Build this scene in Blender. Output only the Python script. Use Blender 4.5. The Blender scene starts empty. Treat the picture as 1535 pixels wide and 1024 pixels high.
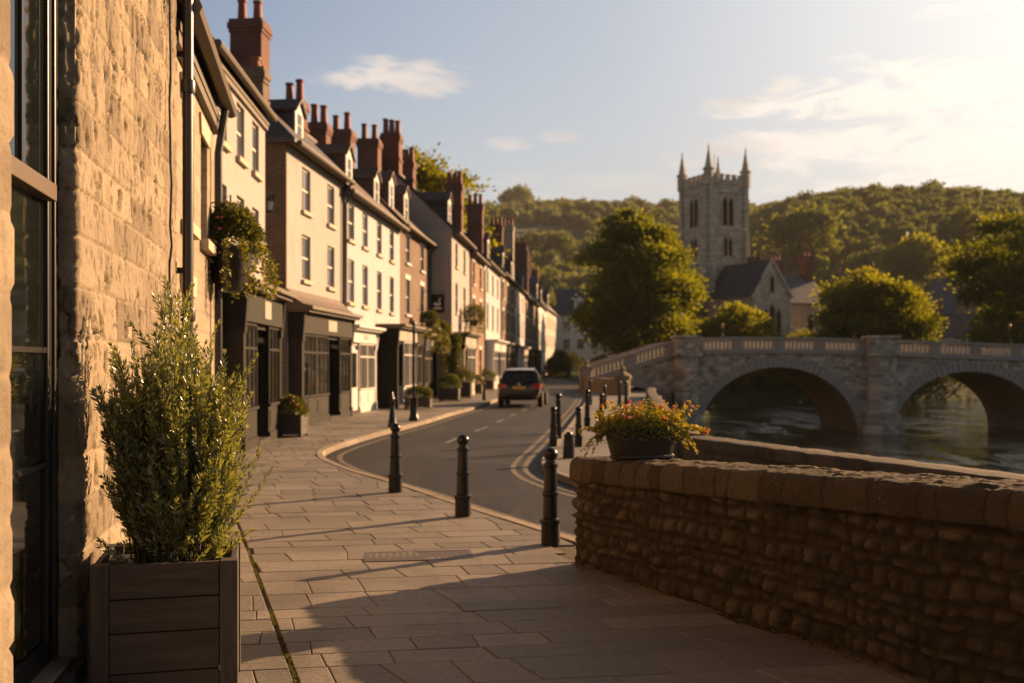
import bpy, bmesh, math, random
import numpy as np
from mathutils import Vector, Matrix

random.seed(7)
RNG = np.random.default_rng(11)
scene = bpy.context.scene
COL = scene.collection
PI = math.pi
R = math.radians

# ------------------------------------------------------------------ scene tree helpers
def tag(o, label=None, cat=None, group=None, kind=None):
    if label: o['label'] = label
    if cat: o['category'] = cat
    if group: o['group'] = group
    if kind: o['kind'] = kind
    return o

def thing(name, label, cat, loc=(0, 0, 0), rz=0.0, group=None):
    o = bpy.data.objects.new(name, None)
    COL.objects.link(o)
    o.empty_display_size = 0.2
    o.location = loc
    o.rotation_euler = (0, 0, rz)
    return tag(o, label, cat, group)

def put(name, mesh, parent=None, loc=(0, 0, 0), rz=0.0):
    o = bpy.data.objects.new(name, mesh)
    COL.objects.link(o)
    o.parent = parent
    o.location = loc
    o.rotation_euler = (0, 0, rz)
    return o

def copy_tree(o, parent=None):
    c = o.copy()
    COL.objects.link(c)
    c.parent = parent
    for ch in list(o.children):
        copy_tree(ch, c)
    return c

class MB:
    """collects polygons; build() links them as one mesh object"""
    def __init__(s):
        s.v, s.f, s.m, s.mi = [], [], [], 0
        s.M = None
    def add(s, vs, fs):
        b = len(s.v)
        for p in vs:
            p = Vector(p)
            s.v.append(tuple(s.M @ p) if s.M is not None else tuple(p))
        for f in fs:
            s.f.append([b + i for i in f]); s.m.append(s.mi)
    def box(s, x0, x1, y0, y1, z0, z1):
        s.add([(x0, y0, z0), (x1, y0, z0), (x1, y1, z0), (x0, y1, z0), (x0, y0, z1), (x1, y0, z1), (x1, y1, z1), (x0, y1, z1)],
              [(0, 3, 2, 1), (4, 5, 6, 7), (0, 1, 5, 4), (1, 2, 6, 5), (2, 3, 7, 6), (3, 0, 4, 7)])
    def extr(s, poly, vec):
        n = len(poly); v = Vector(vec)
        a = [Vector(p) for p in poly]; b = [p + v for p in a]
        s.add(a + b, [tuple(range(n - 1, -1, -1)), tuple(range(n, 2 * n))] + [(i, (i + 1) % n, n + (i + 1) % n, n + i) for i in range(n)])
    def prism(s, poly, z0, z1):
        s.extr([(x, y, z0) for x, y in poly], (0, 0, z1 - z0))
    def tube(s, path, r, n=8):
        P = [Vector(p) for p in path]; k = len(P)
        rs = r if isinstance(r, (list, tuple)) else [r] * k
        vs = []
        up = Vector((0, 0, 1))
        prev = None
        for i in range(k):
            d = (P[min(i + 1, k - 1)] - P[max(i - 1, 0)]).normalized()
            if prev is None:
                a = d.cross(up) if abs(d.z) < .95 else d.cross(Vector((1, 0, 0)))
            else:
                a = prev - d * prev.dot(d)
            a.normalize(); prev = a
            b = d.cross(a)
            for j in range(n):
                t = 2 * PI * j / n
                vs.append(P[i] + (a * math.cos(t) + b * math.sin(t)) * rs[i])
        fs = [(i * n + j, i * n + (j + 1) % n, (i + 1) * n + (j + 1) % n, (i + 1) * n + j) for i in range(k - 1) for j in range(n)]
        fs += [tuple(range(n - 1, -1, -1)), tuple((k - 1) * n + j for j in range(n))]
        s.add(vs, fs)
    def lathe(s, prof, n=16, c=(0, 0, 0), sx=1.0, sy=1.0):
        k = len(prof); vs = []
        for r, z in prof:
            for j in range(n):
                t = 2 * PI * j / n
                vs.append((c[0] + r * math.cos(t) * sx, c[1] + r * math.sin(t) * sy, c[2] + z))
        fs = [(i * n + j, i * n + (j + 1) % n, (i + 1) * n + (j + 1) % n, (i + 1) * n + j) for i in range(k - 1) for j in range(n)]
        fs += [tuple(range(n - 1, -1, -1)), tuple((k - 1) * n + j for j in range(n))]
        s.add(vs, fs)
    def mesh(s, name, mats, smooth=False, fix=True):
        me = bpy.data.meshes.new(name)
        me.from_pydata(s.v, [], s.f)
        for m in (mats if isinstance(mats, (list, tuple)) else [mats]): me.materials.append(m)
        me.polygons.foreach_set('material_index', s.m)
        if fix:
            bm = bmesh.new(); bm.from_mesh(me)
            bmesh.ops.recalc_face_normals(bm, faces=bm.faces)
            bm.to_mesh(me); bm.free()
        if smooth:
            me.polygons.foreach_set('use_smooth', [True] * len(me.polygons))
            try: me.set_sharp_from_angle(angle=R(38))
            except Exception: pass
        me.update()
        return me
    def build(s, name, mats, parent=None, loc=(0, 0, 0), rz=0.0, smooth=False, bevel=0.0, fix=True):
        o = put(name, s.mesh(name, mats, smooth, fix), parent, loc, rz)
        if bevel:
            b = o.modifiers.new('bevel', 'BEVEL'); b.width = bevel; b.segments = 2; b.limit_method = 'ANGLE'
        return o

def np_mesh(name, V, F, mats, rnd=None, mort=None, smooth=False):
    V = np.ascontiguousarray(V, dtype=np.float32); F = np.ascontiguousarray(F, dtype=np.int32)
    me = bpy.data.meshes.new(name)
    n, k = F.shape
    me.vertices.add(len(V)); me.vertices.foreach_set('co', V.ravel())
    me.loops.add(n * k); me.loops.foreach_set('vertex_index', F.ravel())
    me.polygons.add(n)
    me.polygons.foreach_set('loop_start', np.arange(0, n * k, k, dtype=np.int32))
    me.polygons.foreach_set('loop_total', np.full(n, k, dtype=np.int32))
    for m in (mats if isinstance(mats, (list, tuple)) else [mats]): me.materials.append(m)
    if smooth: me.polygons.foreach_set('use_smooth', np.ones(n, dtype=bool))
    if rnd is not None:
        a = me.attributes.new('rnd', 'FLOAT', 'FACE'); a.data.foreach_set('value', np.asarray(rnd, dtype=np.float32))
    if mort is not None:
        a = me.attributes.new('mort', 'FLOAT', 'POINT'); a.data.foreach_set('value', np.asarray(mort, dtype=np.float32).ravel())
    me.update(calc_edges=True)
    return me

# ------------------------------------------------------------------ noise
def _h(ix, iy, s):
    n = (ix * 374761393 + iy * 668265263 + s * 144269504) & 0x7fffffff
    n = ((n ^ (n >> 13)) * 1274126177) & 0x7fffffff
    return ((n ^ (n >> 16)) & 0xffff) / 65535.0
def vnoise(x, y, s=0):
    x = np.asarray(x, float); y = np.asarray(y, float)
    ix = np.floor(x).astype(np.int64); iy = np.floor(y).astype(np.int64)
    fx = x - ix; fy = y - iy
    fx = fx * fx * (3 - 2 * fx); fy = fy * fy * (3 - 2 * fy)
    a = _h(ix, iy, s); b = _h(ix + 1, iy, s); c = _h(ix, iy + 1, s); d = _h(ix + 1, iy + 1, s)
    return (a * (1 - fx) + b * fx) * (1 - fy) + (c * (1 - fx) + d * fx) * fy
def fbm(x, y, o=4, s=0, g=.5):
    t = 0; a = 1; n = 0
    for i in range(o):
        t = t + a * vnoise(x * 2 ** i + 17.3 * i, y * 2 ** i - 9.1 * i, s + i); n += a; a *= g
    return t / n
def sstep(a, b, x):
    t = np.clip((np.asarray(x, float) - a) / (b - a), 0, 1); return t * t * (3 - 2 * t)

# ------------------------------------------------------------------ materials
class G:
    def __init__(s, name):
        s.mat = bpy.data.materials.new(name); s.mat.use_nodes = True
        s.t = s.mat.node_tree; s.t.nodes.clear()
    def __call__(s, typ, ins=None, **props):
        n = s.t.nodes.new(typ)
        for k, v in props.items(): setattr(n, k, v)
        for k, v in (ins or {}).items():
            if isinstance(v, bpy.types.NodeSocket): s.t.links.new(v, n.inputs[k])
            else: n.inputs[k].default_value = v
        return n
    def obj(s): return s('ShaderNodeTexCoord').outputs['Object']
    def map(s, v, sc=(1, 1, 1), rot=(0, 0, 0)): return s('ShaderNodeMapping', {'Vector': v, 'Scale': sc, 'Rotation': rot}).outputs[0]
    def noise(s, v, sc, det=4.0, ro=.55, dist=0.0): return s('ShaderNodeTexNoise', {'Vector': v, 'Scale': sc, 'Detail': det, 'Roughness': ro, 'Distortion': dist}).outputs['Fac']
    def ramp(s, f, stops):
        n = s('ShaderNodeValToRGB', {'Fac': f}); cr = n.color_ramp
        while len(cr.elements) < len(stops): cr.elements.new(.5)
        for e, (p, c) in zip(cr.elements, stops):
            e.position = p; e.color = c if len(c) == 4 else (*c, 1)
        return n.outputs[0]
    def mix(s, f, a, b, bt='MIX'):
        n = s('ShaderNodeMix', data_type='RGBA', blend_type=bt)
        for i, v in ((0, f), (6, a), (7, b)):
            if isinstance(v, bpy.types.NodeSocket): s.t.links.new(v, n.inputs[i])
            else: n.inputs[i].default_value = v if i == 0 else ((*v, 1) if len(v) == 3 else v)
        return n.outputs[2]
    def math(s, op, a, b=0.0, c=None, clamp=False):
        n = s('ShaderNodeMath', operation=op, use_clamp=clamp)
        for i, v in enumerate((a, b, c)):
            if v is None: continue
            if isinstance(v, bpy.types.NodeSocket): s.t.links.new(v, n.inputs[i])
            else: n.inputs[i].default_value = v
        return n.outputs[0]
    def bump(s, h, st=.5, d=.02, nrm=None):
        i = {'Height': h, 'Strength': st, 'Distance': d}
        if nrm is not None: i['Normal'] = nrm
        return s('ShaderNodeBump', i).outputs[0]
    def attr(s, name): return s('ShaderNodeAttribute', attribute_name=name).outputs['Fac']
    def uz(s, v=None):
        """(x+y, z) so that masonry runs along every upright face"""
        q = s('ShaderNodeSeparateXYZ', {0: v if v is not None else s.obj()})
        return s('ShaderNodeCombineXYZ', {0: s.math('ADD', q.outputs[0], q.outputs[1]), 1: q.outputs[2], 2: 0.0}).outputs[0]
    def pr(s, col, ro=.6, nrm=None, **kw):
        i = {'Base Color': col if isinstance(col, bpy.types.NodeSocket) else (*col, 1), 'Roughness': ro}
        if nrm is not None: i['Normal'] = nrm
        for k, v in kw.items(): i[k.replace('_', ' ')] = v
        return s('ShaderNodeBsdfPrincipled', i).outputs[0]
    def out(s, sh):
        s.t.links.new(sh, s('ShaderNodeOutputMaterial').inputs['Surface']); return s.mat

def m_paint(name, col, ro=.5, var=.12, **kw):
    g = G(name); v = g.obj()
    n = g.noise(v, 6, 5); n2 = g.noise(g.map(v, (3, 3, .5)), 3, 4)
    c = g.mix(g.math('MULTIPLY', n2, var * 2), col, tuple(x * .62 for x in col))
    return g.out(g.pr(c, ro, g.bump(n, .08, .01), **kw))

def m_render(name, col, var=.35):
    g = G(name); v = g.obj()
    n = g.noise(v, 1.1, 6, .6); st = g.noise(g.map(v, (5, 5, .35)), 2.2, 5, .6)
    f = g.math('MULTIPLY', g.ramp(st, [(.42, (0, 0, 0)), (.78, (1, 1, 1))]), var)
    c = g.mix(f, col, tuple(a * b for a, b in zip(col, (.58, .54, .5))))
    c = g.mix(g.math('MULTIPLY', n, .25), c, tuple(a * b for a, b in zip(col, (.8, .76, .7))))
    # painted brickwork reads faintly through the coat
    bk = g('ShaderNodeTexBrick', {'Vector': g.uz(v), 'Scale': 1.0, 'Mortar Size': .008, 'Brick Width': .23, 'Row Height': .077}).outputs['Fac']
    b1 = g.bump(g.noise(v, 22, 6, .6), .25, .02)
    b2 = g.bump(bk, -.25, .006, b1)
    return g.out(g.pr(c, .85, b2))

def m_brick(name, c1, c2, mortar, w=.225, h=.075, var=.6, ms=.011, mottle=0.0):
    g = G(name); v = g.obj(); u = g.uz(v)
    wob = g('ShaderNodeTexNoise', {'Vector': u, 'Scale': 6.0, 'Detail': 2.0})
    u2 = g('ShaderNodeVectorMath', {0: u, 1: g('ShaderNodeVectorMath', {0: wob.outputs['Color'], 'Scale': ms * .9}, operation='SCALE').outputs[0]}, operation='ADD').outputs[0]
    b = g('ShaderNodeTexBrick', {'Vector': u2, 'Color1': (*c1, 1), 'Color2': (*c2, 1), 'Mortar': (*mortar, 1), 'Scale': 1.0, 'Mortar Size': ms, 'Mortar Smooth': .25, 'Brick Width': w, 'Row Height': h})
    b.offset_frequency = 2
    n = g.noise(v, .9, 6, .65); n3 = g.noise(v, 14, 6, .65)
    c = g.mix(g.math('MULTIPLY', g.ramp(n, [(.4, (0, 0, 0)), (.72, (1, 1, 1))]), var), b.outputs['Color'], tuple(x * .42 for x in c1))
    c = g.mix(g.math('MULTIPLY', n3, .35), c, tuple(min(1, x * 1.35) for x in c2))
    if mottle:
        vr = g('ShaderNodeTexVoronoi', {'Vector': g.map(u2, (1.7 / w, 1.5 / h, 1)), 'Scale': 1.0, 'Randomness': .75}); sv = g('ShaderNodeSeparateXYZ', {0: vr.outputs['Color']})
        c = g.mix(g.math('MULTIPLY', g.ramp(sv.outputs[0], [(.68, (0, 0, 0)), (.72, (1, 1, 1))]), mottle), c, tuple(x * .30 for x in c1))
        c = g.mix(g.math('MULTIPLY', g.ramp(sv.outputs[1], [(.75, (0, 0, 0)), (.78, (1, 1, 1))]), mottle * .7), c, tuple(min(1, x * 1.3) for x in c2))
    nb = g.bump(n3, .4, .02); nb = g.bump(b.outputs['Fac'], -.8, .012, nb)
    return g.out(g.pr(c, .88, nb))

def m_slate(name, c1, c2, row=.2, wid=.26):
    g = G(name); v = g.obj(); q = g('ShaderNodeSeparateXYZ', {0: v})
    u = g('ShaderNodeCombineXYZ', {0: q.outputs[0], 1: g.math('MULTIPLY', q.outputs[2], 1.4), 2: 0.0}).outputs[0]
    b = g('ShaderNodeTexBrick', {'Vector': u, 'Color1': (*c1, 1), 'Color2': (*c2, 1), 'Mortar': (c1[0] * .3, c1[1] * .3, c1[2] * .3, 1), 'Scale': 1.0, 'Mortar Size': .008, 'Brick Width': wid, 'Row Height': row})
    n = g.noise(v, 1.3, 6, .65)
    c = g.mix(g.ramp(n, [(.5, (0, 0, 0)), (.75, (.7, .7, .7))]), b.outputs['Color'], (.10, .095, .05))
    nb = g.bump(b.outputs['Fac'], -.7, .015); nb = g.bump(g.noise(v, 9, 4), .3, .02, nb)
    return g.out(g.pr(c, .62, nb))

def m_wallstone(name, ca, cb, cm, ro=.9, bs=.5, bd=.012, sc=34, stain=None, lichen=None):
    """real-geometry masonry: 'rnd' varies stones, 'mort' marks the joints"""
    g = G(name); v = g.obj()
    r = g.attr('rnd'); mo = g.attr('mort')
    n = g.noise(v, 5, 7, .65); nf = g.noise(v, sc, 8, .7)
    c = g.ramp(g.math('ADD', g.math('MULTIPLY', r, .55), g.math('MULTIPLY', n, .5)), [(.2, ca), (.8, cb)])
    c = g.mix(g.math('MULTIPLY', g.ramp(nf, [(.5, (0, 0, 0)), (.75, (1, 1, 1))]), .45), c, tuple(x * .45 for x in ca))
    if stain: c = g.mix(g.math('MULTIPLY', g.ramp(g.noise(v, 1.6, 6, .7), [(.45, (0, 0, 0)), (.7, (1, 1, 1))]), .7), c, stain)
    if lichen:
        lv = g('ShaderNodeTexVoronoi', {'Vector': v, 'Scale': 34.0, 'Randomness': 1.0}).outputs['Distance']
        c = g.mix(g.math('MULTIPLY', g.math('MULTIPLY', g.ramp(lv, [(.16, (1, 1, 1)), (.26, (0, 0, 0))]), g.ramp(g.noise(v, 7, 4, .7), [(.50, (0, 0, 0)), (.62, (1, 1, 1))])), .8), c, lichen)
    c = g.mix(g.math('MULTIPLY', mo, .8), c, cm)
    nb = g.bump(nf, bs, bd); nb = g.bump(g.noise(v, sc * 4, 4, .7), bs * .7, bd * .35, nb)
    return g.out(g.pr(c, ro, nb, **{'Specular IOR Level': .25}))

def m_leaf(name, cols, tr=.45, ro=.45, gl=.06, trc=(1.25, 1.1, .45)):
    g = G(name)
    r = g.attr('rnd')
    c = g.ramp(r, [(i / (len(cols) - 1) if len(cols) > 1 else 0, k) for i, k in enumerate(cols)])
    tc = g.mix(1.0, c, trc, 'MULTIPLY')
    d = g('ShaderNodeBsdfDiffuse', {'Color': c}).outputs[0]
    t = g('ShaderNodeBsdfTranslucent', {'Color': tc}).outputs[0]
    a = g('ShaderNodeMixShader', {0: tr, 1: d, 2: t}).outputs[0]
    gs = g('ShaderNodeBsdfGlossy', {'Color': (1, 1, 1, 1), 'Roughness': ro}).outputs[0]
    return g.out(g('ShaderNodeMixShader', {0: gl, 1: a, 2: gs}).outputs[0])

def m_wood(name, c1, c2, ax=0, ro=.7):
    g = G(name); v = g.obj()
    sc = [26, 26, 26]; sc[ax] = 1.6
    info = g('ShaderNodeObjectInfo').outputs['Random']
    vv = g('ShaderNodeVectorMath', {0: v, 1: g('ShaderNodeCombineXYZ', {0: g.math('MULTIPLY', info, 7.0), 1: g.math('MULTIPLY', info, 3.0), 2: g.math('MULTIPLY', info, 5.0)}).outputs[0]}, operation='ADD').outputs[0]
    n = g.noise(g.map(vv, tuple(sc)), 1.0, 7, .62, .6); n2 = g.noise(vv, 3, 4)
    c = g.ramp(n, [(.3, tuple(x * .5 for x in c1)), (.48, c1), (.72, c2)])
    c = g.mix(g.math('MULTIPLY', n2, .4), c, tuple(x * .5 for x in c1))
    c = g.mix(g.math('MULTIPLY', info, .35), c, tuple(x * .55 for x in c2))
    return g.out(g.pr(c, ro, g.bump(n, .5, .004)))

M = {}
M['cream'] = m_render('cream_render', (.35, .335, .315), .95)
M['white'] = m_render('white_render', (.42, .425, .44), .8)
M['white2'] = m_render('bluish_white_render', (.66, .66, .66))
M['grey_r'] = m_render('grey_render', (.42, .37, .31), .6)
M['pinkish'] = m_render('warm_cream_render', (.42, .38, .33), .6)
M['honey'] = m_brick('tan_wing_wall_stone', (.17, .135, .085), (.24, .19, .12), (.1, .08, .05), .5, .25, .7, .014)
M['brick'] = m_brick('brown_brick', (.085, .048, .028), (.15, .085, .048), (.17, .14, .105))
M['brick2'] = m_brick('orange_brick', (.15, .073, .037), (.22, .112, .056), (.24, .19, .14))
M['brickd'] = m_brick('dark_brick', (.065, .042, .030), (.14, .085, .055), (.20, .17, .13))
M['chim'] = m_brick('red_chimney_brick', (.105, .040, .025), (.17, .062, .038), (.13, .095, .07))
M['cottage'] = m_brick('coursed_limestone', (.22, .175, .12), (.33, .265, .18), (.19, .15, .105), .42, .2, .7, .016)
M['slate'] = m_slate('dark_slate', (.045, .045, .05), (.075, .07, .07))
M['tile'] = m_slate('mossy_brown_tile', (.09, .06, .04), (.13, .085, .055))
M['slateb'] = m_slate('blue_grey_slate', (.07, .075, .09), (.10, .105, .12))
M['trim'] = m_paint('white_joinery', (.58, .56, .52), .45)
M['stonetrim'] = m_paint('stone_trim', (.50, .42, .30), .8, .3)
M['tan'] = m_paint('tan_cornice_paint', (.115, .092, .062), .6, .3)
M['olive'] = m_paint('olive_grey_shop_paint', (.028, .0265, .020), .7, .3, **{'Specular IOR Level': .15})
M['olived'] = m_paint('dark_olive_shop_paint', (.012, .011, .008), .65, .2, **{'Specular IOR Level': .18})
M['black'] = m_paint('black_joinery', (.010, .0095, .009), .38, .1)
M['charcoal'] = m_paint('charcoal_shop_paint', (.006, .006, .006), .6, .1, **{'Specular IOR Level': .18})
M['sunlit_rail'] = m_paint('sunlit_sash_rail_paint', (.12, .085, .05), .4)  # warm sunlight put into the sash rail's colour
M['iron'] = m_paint('black_cast_iron_paint', (.005, .005, .005), .3, .1, **{'Specular IOR Level': .4})
M['lead'] = m_paint('weathered_lead', (.10, .11, .12), .55, .3)
M['pipe'] = m_paint('cast_iron_pipe', (.035, .028, .022), .32, .3)
M['terra'] = m_paint('terracotta', (.24, .07, .035), .7, .3)
M['signw'] = m_paint('pale_sign_paint', (.34, .31, .25), .5)
M['sandstone'] = m_brick('grey_ashlar', (.21, .18, .145), (.58, .50, .39), (.17, .145, .12), .55, .29, .85, .018, .4)
M['church'] = m_brick('church_stone', (.42, .35, .27), (.60, .51, .39), (.3, .25, .19), .7, .35, .8, .02, .25)
M['churchw'] = m_brick('church_pink_stone', (.42, .29, .19), (.5, .36, .25), (.15, .11, .08), .6, .3, .6, .02)
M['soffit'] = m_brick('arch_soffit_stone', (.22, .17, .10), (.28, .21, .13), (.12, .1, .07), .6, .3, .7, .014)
M['ring'] = m_paint('voussoir_stone', (.50, .455, .39), .85, 1.2)
M['ashlar'] = m_wallstone('rock_faced_ashlar', (.17, .135, .092), (.36, .295, .205), (.33, .27, .19), bs=.8, bd=.014, sc=30)  # warm tone is the stone's own, varied stone by stone
M['rubble'] = m_wallstone('rough_rubble', (.055, .043, .030), (.20, .155, .105), (.045, .035, .024), bs=1.0, bd=.022, sc=30, stain=(.075, .058, .035), lichen=(.28, .22, .13))
M['coping'] = m_wallstone('worn_coping', (.07, .055, .040), (.175, .138, .098), (.045, .035, .025), bs=1.0, bd=.02, sc=34, stain=(.07, .054, .035), lichen=(.32, .25, .15))
M['parapet2'] = m_wallstone('quay_coping', (.05, .042, .033), (.11, .09, .068), (.035, .03, .024), bs=.8, bd=.015, sc=14)
M['wood'] = m_wood('weathered_board', (.048, .038, .029), (.105, .085, .066), 0)
M['woodv'] = m_wood('weathered_post', (.055, .043, .033), (.12, .096, .073), 2)
M['bark'] = m_wood('bark', (.05, .037, .025), (.10, .075, .05), 2, .9)
M['soil'] = m_paint('dark_soil', (.022, .015, .009), .95, .3)
M['potdark'] = m_paint('dark_trough', (.018, .014, .011), .45, .3)
M['tyre'] = m_paint('tyre_rubber', (.012, .012, .012), .8)
M['rim'] = m_paint('alloy_rim', (.45, .45, .46), .35, .1, Metallic=.9)
M['carpaint'] = m_paint('dark_metallic_car_paint', (.006, .0065, .008), .3, .05, Metallic=.0, **{'Coat Weight': 1.0, 'Coat Roughness': .04})
M['silver'] = m_paint('silver_badge_and_roof_sheen', (.55, .55, .56), .3, .05, Metallic=.6)
M['redlens'] = m_paint('red_lens', (.42, .012, .010), .15, .05)
M['plate'] = m_paint('yellow_plate', (.72, .42, .02), .4, .05)
M['mustard'] = m_paint('amber_lens', (.5, .28, .06), .3)

def m_glass(name, base, ro=.05):
    g = G(name); v = g.obj()
    n = g.noise(v, 1.4, 2); s = g.noise(g.map(v, (9, 9, .4)), 1.0, 3)
    rn = g('ShaderNodeObjectInfo').outputs['Random']
    c = g.mix(g.math('MULTIPLY', g.ramp(s, [(.45, (0, 0, 0)), (.6, (1, 1, 1))]), g.ramp(rn, [(.2, (0, 0, 0)), (.9, (1, 1, 1))])), base, tuple(min(1, x * 4.5) for x in base))
    return g.out(g.pr(c, ro, g.bump(n, .06, .02), **{'Specular IOR Level': .7}))
M['glass'] = m_glass('sash_glass', (.06, .065, .075))
M['shopglass'] = m_glass('shop_glass', (.012, .012, .010), .03)
M['darkglass'] = m_glass('dark_window_glass', (.006, .008, .007))

def m_paving():
    g = G('york_stone_slab'); v = g.obj(); r = g.attr('rnd')
    n = g.noise(v, 1.7, 6, .6); nf = g.noise(v, 30, 8, .72); ns = g.noise(g.map(v, (3, 9, 3), (0, 0, .3)), 2.5, 7, .7, 1.2)
    c = g.ramp(g.math('ADD', g.math('MULTIPLY', r, .6), g.math('MULTIPLY', n, .4)), [(.1, (.132, .119, .102)), (.5, (.192, .171, .145)), (.9, (.255, .225, .187))])
    c = g.mix(g.math('MULTIPLY', g.ramp(ns, [(.5, (0, 0, 0)), (.7, (1, 1, 1))]), .35), c, (.10, .085, .068))
    c = g.mix(g.math('MULTIPLY', g.ramp(nf, [(.50, (0, 0, 0)), (.66, (1, 1, 1))]), .6), c, (.075, .068, .058))
    bl = g.noise(v, .55, 7, .7, 1.0); c = g.mix(g.math('MULTIPLY', g.ramp(bl, [(.48, (0, 0, 0)), (.66, (1, 1, 1))]), .6), c, (.085, .077, .065))
    sp = g('ShaderNodeTexVoronoi', {'Vector': v, 'Scale': 7.0, 'Randomness': 1.0}).outputs['Distance']; c = g.mix(g.math('MULTIPLY', g.ramp(sp, [(.05, (1, 1, 1)), (.085, (0, 0, 0))]), .35), c, (.05, .045, .038))
    nb = g.bump(ns, .6, .014); nb = g.bump(nf, .7, .008, nb)
    ro = g.math('ADD', .48, g.math('MULTIPLY', nf, .25))
    return g.out(g.pr(c, ro, nb, **{'Specular IOR Level': .38}))
M['paving'] = m_paving()
def m_joint():
    g = G('mossy_joint'); v = g.obj()
    c = g.ramp(g.noise(v, 3.0, 5, .6), [(.35, (.04, .03, .018)), (.55, (.055, .045, .02)), (.7, (.07, .075, .02))])
    return g.out(g.pr(c, .95, g.bump(g.noise(v, 60, 4), .8, .01)))
M['joint'] = m_joint()
def m_asphalt():
    g = G('worn_asphalt'); v = g.obj()
    n = g.noise(v, .35, 6, .6); nf = g.noise(v, 70, 4, .8); st = g.noise(g.map(v, (2.2, .35, 1), (0, 0, .25)), 1.0, 6, .65, .8)
    c = g.ramp(n, [(.3, (.012, .012, .012)), (.5, (.022, .0215, .021)), (.7, (.040, .037, .034))])
    c = g.mix(g.math('MULTIPLY', g.ramp(g.noise(g.map(v, (1, .55, 1), (0, 0, .4)), .8, 2, .5, 1.5), [(.49, (0, 0, 0)), (.52, (1, 1, 1))]), .75), c, (.020, .020, .021))
    c = g.mix(g.math('MULTIPLY', g.ramp(st, [(.5, (0, 0, 0)), (.72, (1, 1, 1))]), .5), c, (.062, .056, .05))
    c = g.mix(g.math('MULTIPLY', g.ramp(nf, [(.5, (0, 0, 0)), (.7, (1, 1, 1))]), .4), c, (.062, .058, .053))
    ro = g.math('ADD', .5, g.math('MULTIPLY', st, .3))
    return g.out(g.pr(c, ro, g.bump(nf, .7, .006), **{'Specular IOR Level': .2}))
M['asphalt'] = m_asphalt()
M['cover'] = m_paint('worn_cover_iron', (.10, .082, .062), .55, .6)
M['kerb'] = m_wallstone('granite_kerb', (.21, .175, .135), (.30, .25, .19), (.08, .07, .05), bs=.4, bd=.006, sc=40)
def m_line(name, col):
    g = G(name); v = g.obj()
    w = g.ramp(g.noise(v, 9, 6, .7), [(.40, (0, 0, 0)), (.62, (1, 1, 1))])
    return g.out(g.pr(g.mix(w, col, (.05, .046, .042)), .7))
M['yline'] = m_line('worn_yellow_paint', (.16, .12, .06))
M['wline'] = m_line('worn_white_paint', (.17, .16, .145))
def m_grass():
    g = G('meadow_grass'); v = g.obj()
    c = g.ramp(g.noise(v, .03, 8, .62), [(.3, (.022, .048, .012)), (.5, (.036, .068, .017)), (.7, (.055, .085, .022))])
    return g.out(g.pr(c, .95, g.bump(g.noise(v, 2.5, 5), .6, .3)))
M['grass'] = m_grass()
M['earth'] = m_paint('packed_earth', (.10, .085, .06), .95, .4)
def m_water():
    g = G('river_water'); v = g.obj()
    a = g.noise(g.map(v, (.28, .95, 1)), 1.0, 2, .5, .5); b = g.noise(g.map(v, (1.1, 3.2, 1)), 1.0, 2, .5, .5)
    pt = g.ramp(g.noise(g.map(v, (.30, .11, 1)), 1.0, 5, .62, .8), [(.43, (.08, .08, .08)), (.56, (1, 1, 1))])
    nb = g.bump(a, .10, .5); nb = g.bump(g.math('MULTIPLY', b, pt), 1.0, .26, nb)
    return g.out(g.pr((.012, .016, .009), .045, nb, IOR=1.33, **{'Specular IOR Level': .6}))
M['water'] = m_water()
M['lf_shrub'] = m_leaf('shrub_leaf', [(.12, .145, .045), (.18, .21, .065), (.27, .29, .11)], .5, .33, .08)
M['lf_tree'] = m_leaf('tree_leaf', [(.055, .072, .010), (.095, .113, .014), (.160, .172, .022)], .62, .5, .03, (1.7, 1.55, .35))
M['lf_gold'] = m_leaf('golden_tree_leaf', [(.08, .10, .012), (.13, .145, .016), (.19, .19, .022)], .62, .5, .03, (1.65, 1.5, .3))
M['lf_hill'] = m_leaf('hill_leaf', [(.075, .098, .030), (.118, .140, .042), (.175, .188, .058)], .42, .6, .02, (1.35, 1.28, .55))
M['lf_flower'] = m_leaf('bedding_leaf', [(.07, .09, .016), (.13, .15, .02), (.34, .29, .03)], .58, .4, .05)
M['lf_moss'] = m_leaf('moss_blade', [(.06, .07, .012), (.10, .10, .018)], .4, .6, .02)
M['lf_bush'] = m_leaf('clipped_bush_leaf', [(.055, .07, .012), (.09, .105, .016), (.14, .145, .025)], .5, .5, .04)
M['lf_dead'] = m_leaf('dead_leaf', [(.10, .06, .025), (.20, .12, .04), (.30, .20, .06)], .2, .6, .02, (1, 1, 1))
M['pet_pink'] = m_leaf('pink_petal', [(.62, .16, .17), (.75, .30, .28)], .4, .5, .04, (1, 1, 1))
M['pet_orange'] = m_leaf('orange_petal', [(.65, .19, .05), (.75, .33, .10)], .4, .5, .04, (1, 1, 1))
M['pet_yellow'] = m_leaf('yellow_petal', [(.70, .42, .03), (.78, .55, .08)], .4, .5, .04, (1, 1, 1))
# ------------------------------------------------------------------ camera, light, air
EYE = 1.65
cam_d = bpy.data.cameras.new('street_camera')
cam = bpy.data.objects.new('street_camera', cam_d); COL.objects.link(cam)
cam.location = (0, 0, EYE); cam.rotation_euler = (R(90), 0, 0)
cam_d.lens = 35.0; cam_d.sensor_width = 36.0; cam_d.shift_y = 0.0215
cam_d.clip_start = .05; cam_d.clip_end = 6000
cam_d.dof.use_dof = True; cam_d.dof.focus_distance = 5.3; cam_d.dof.aperture_fstop = 2.2
scene.camera = cam

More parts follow.
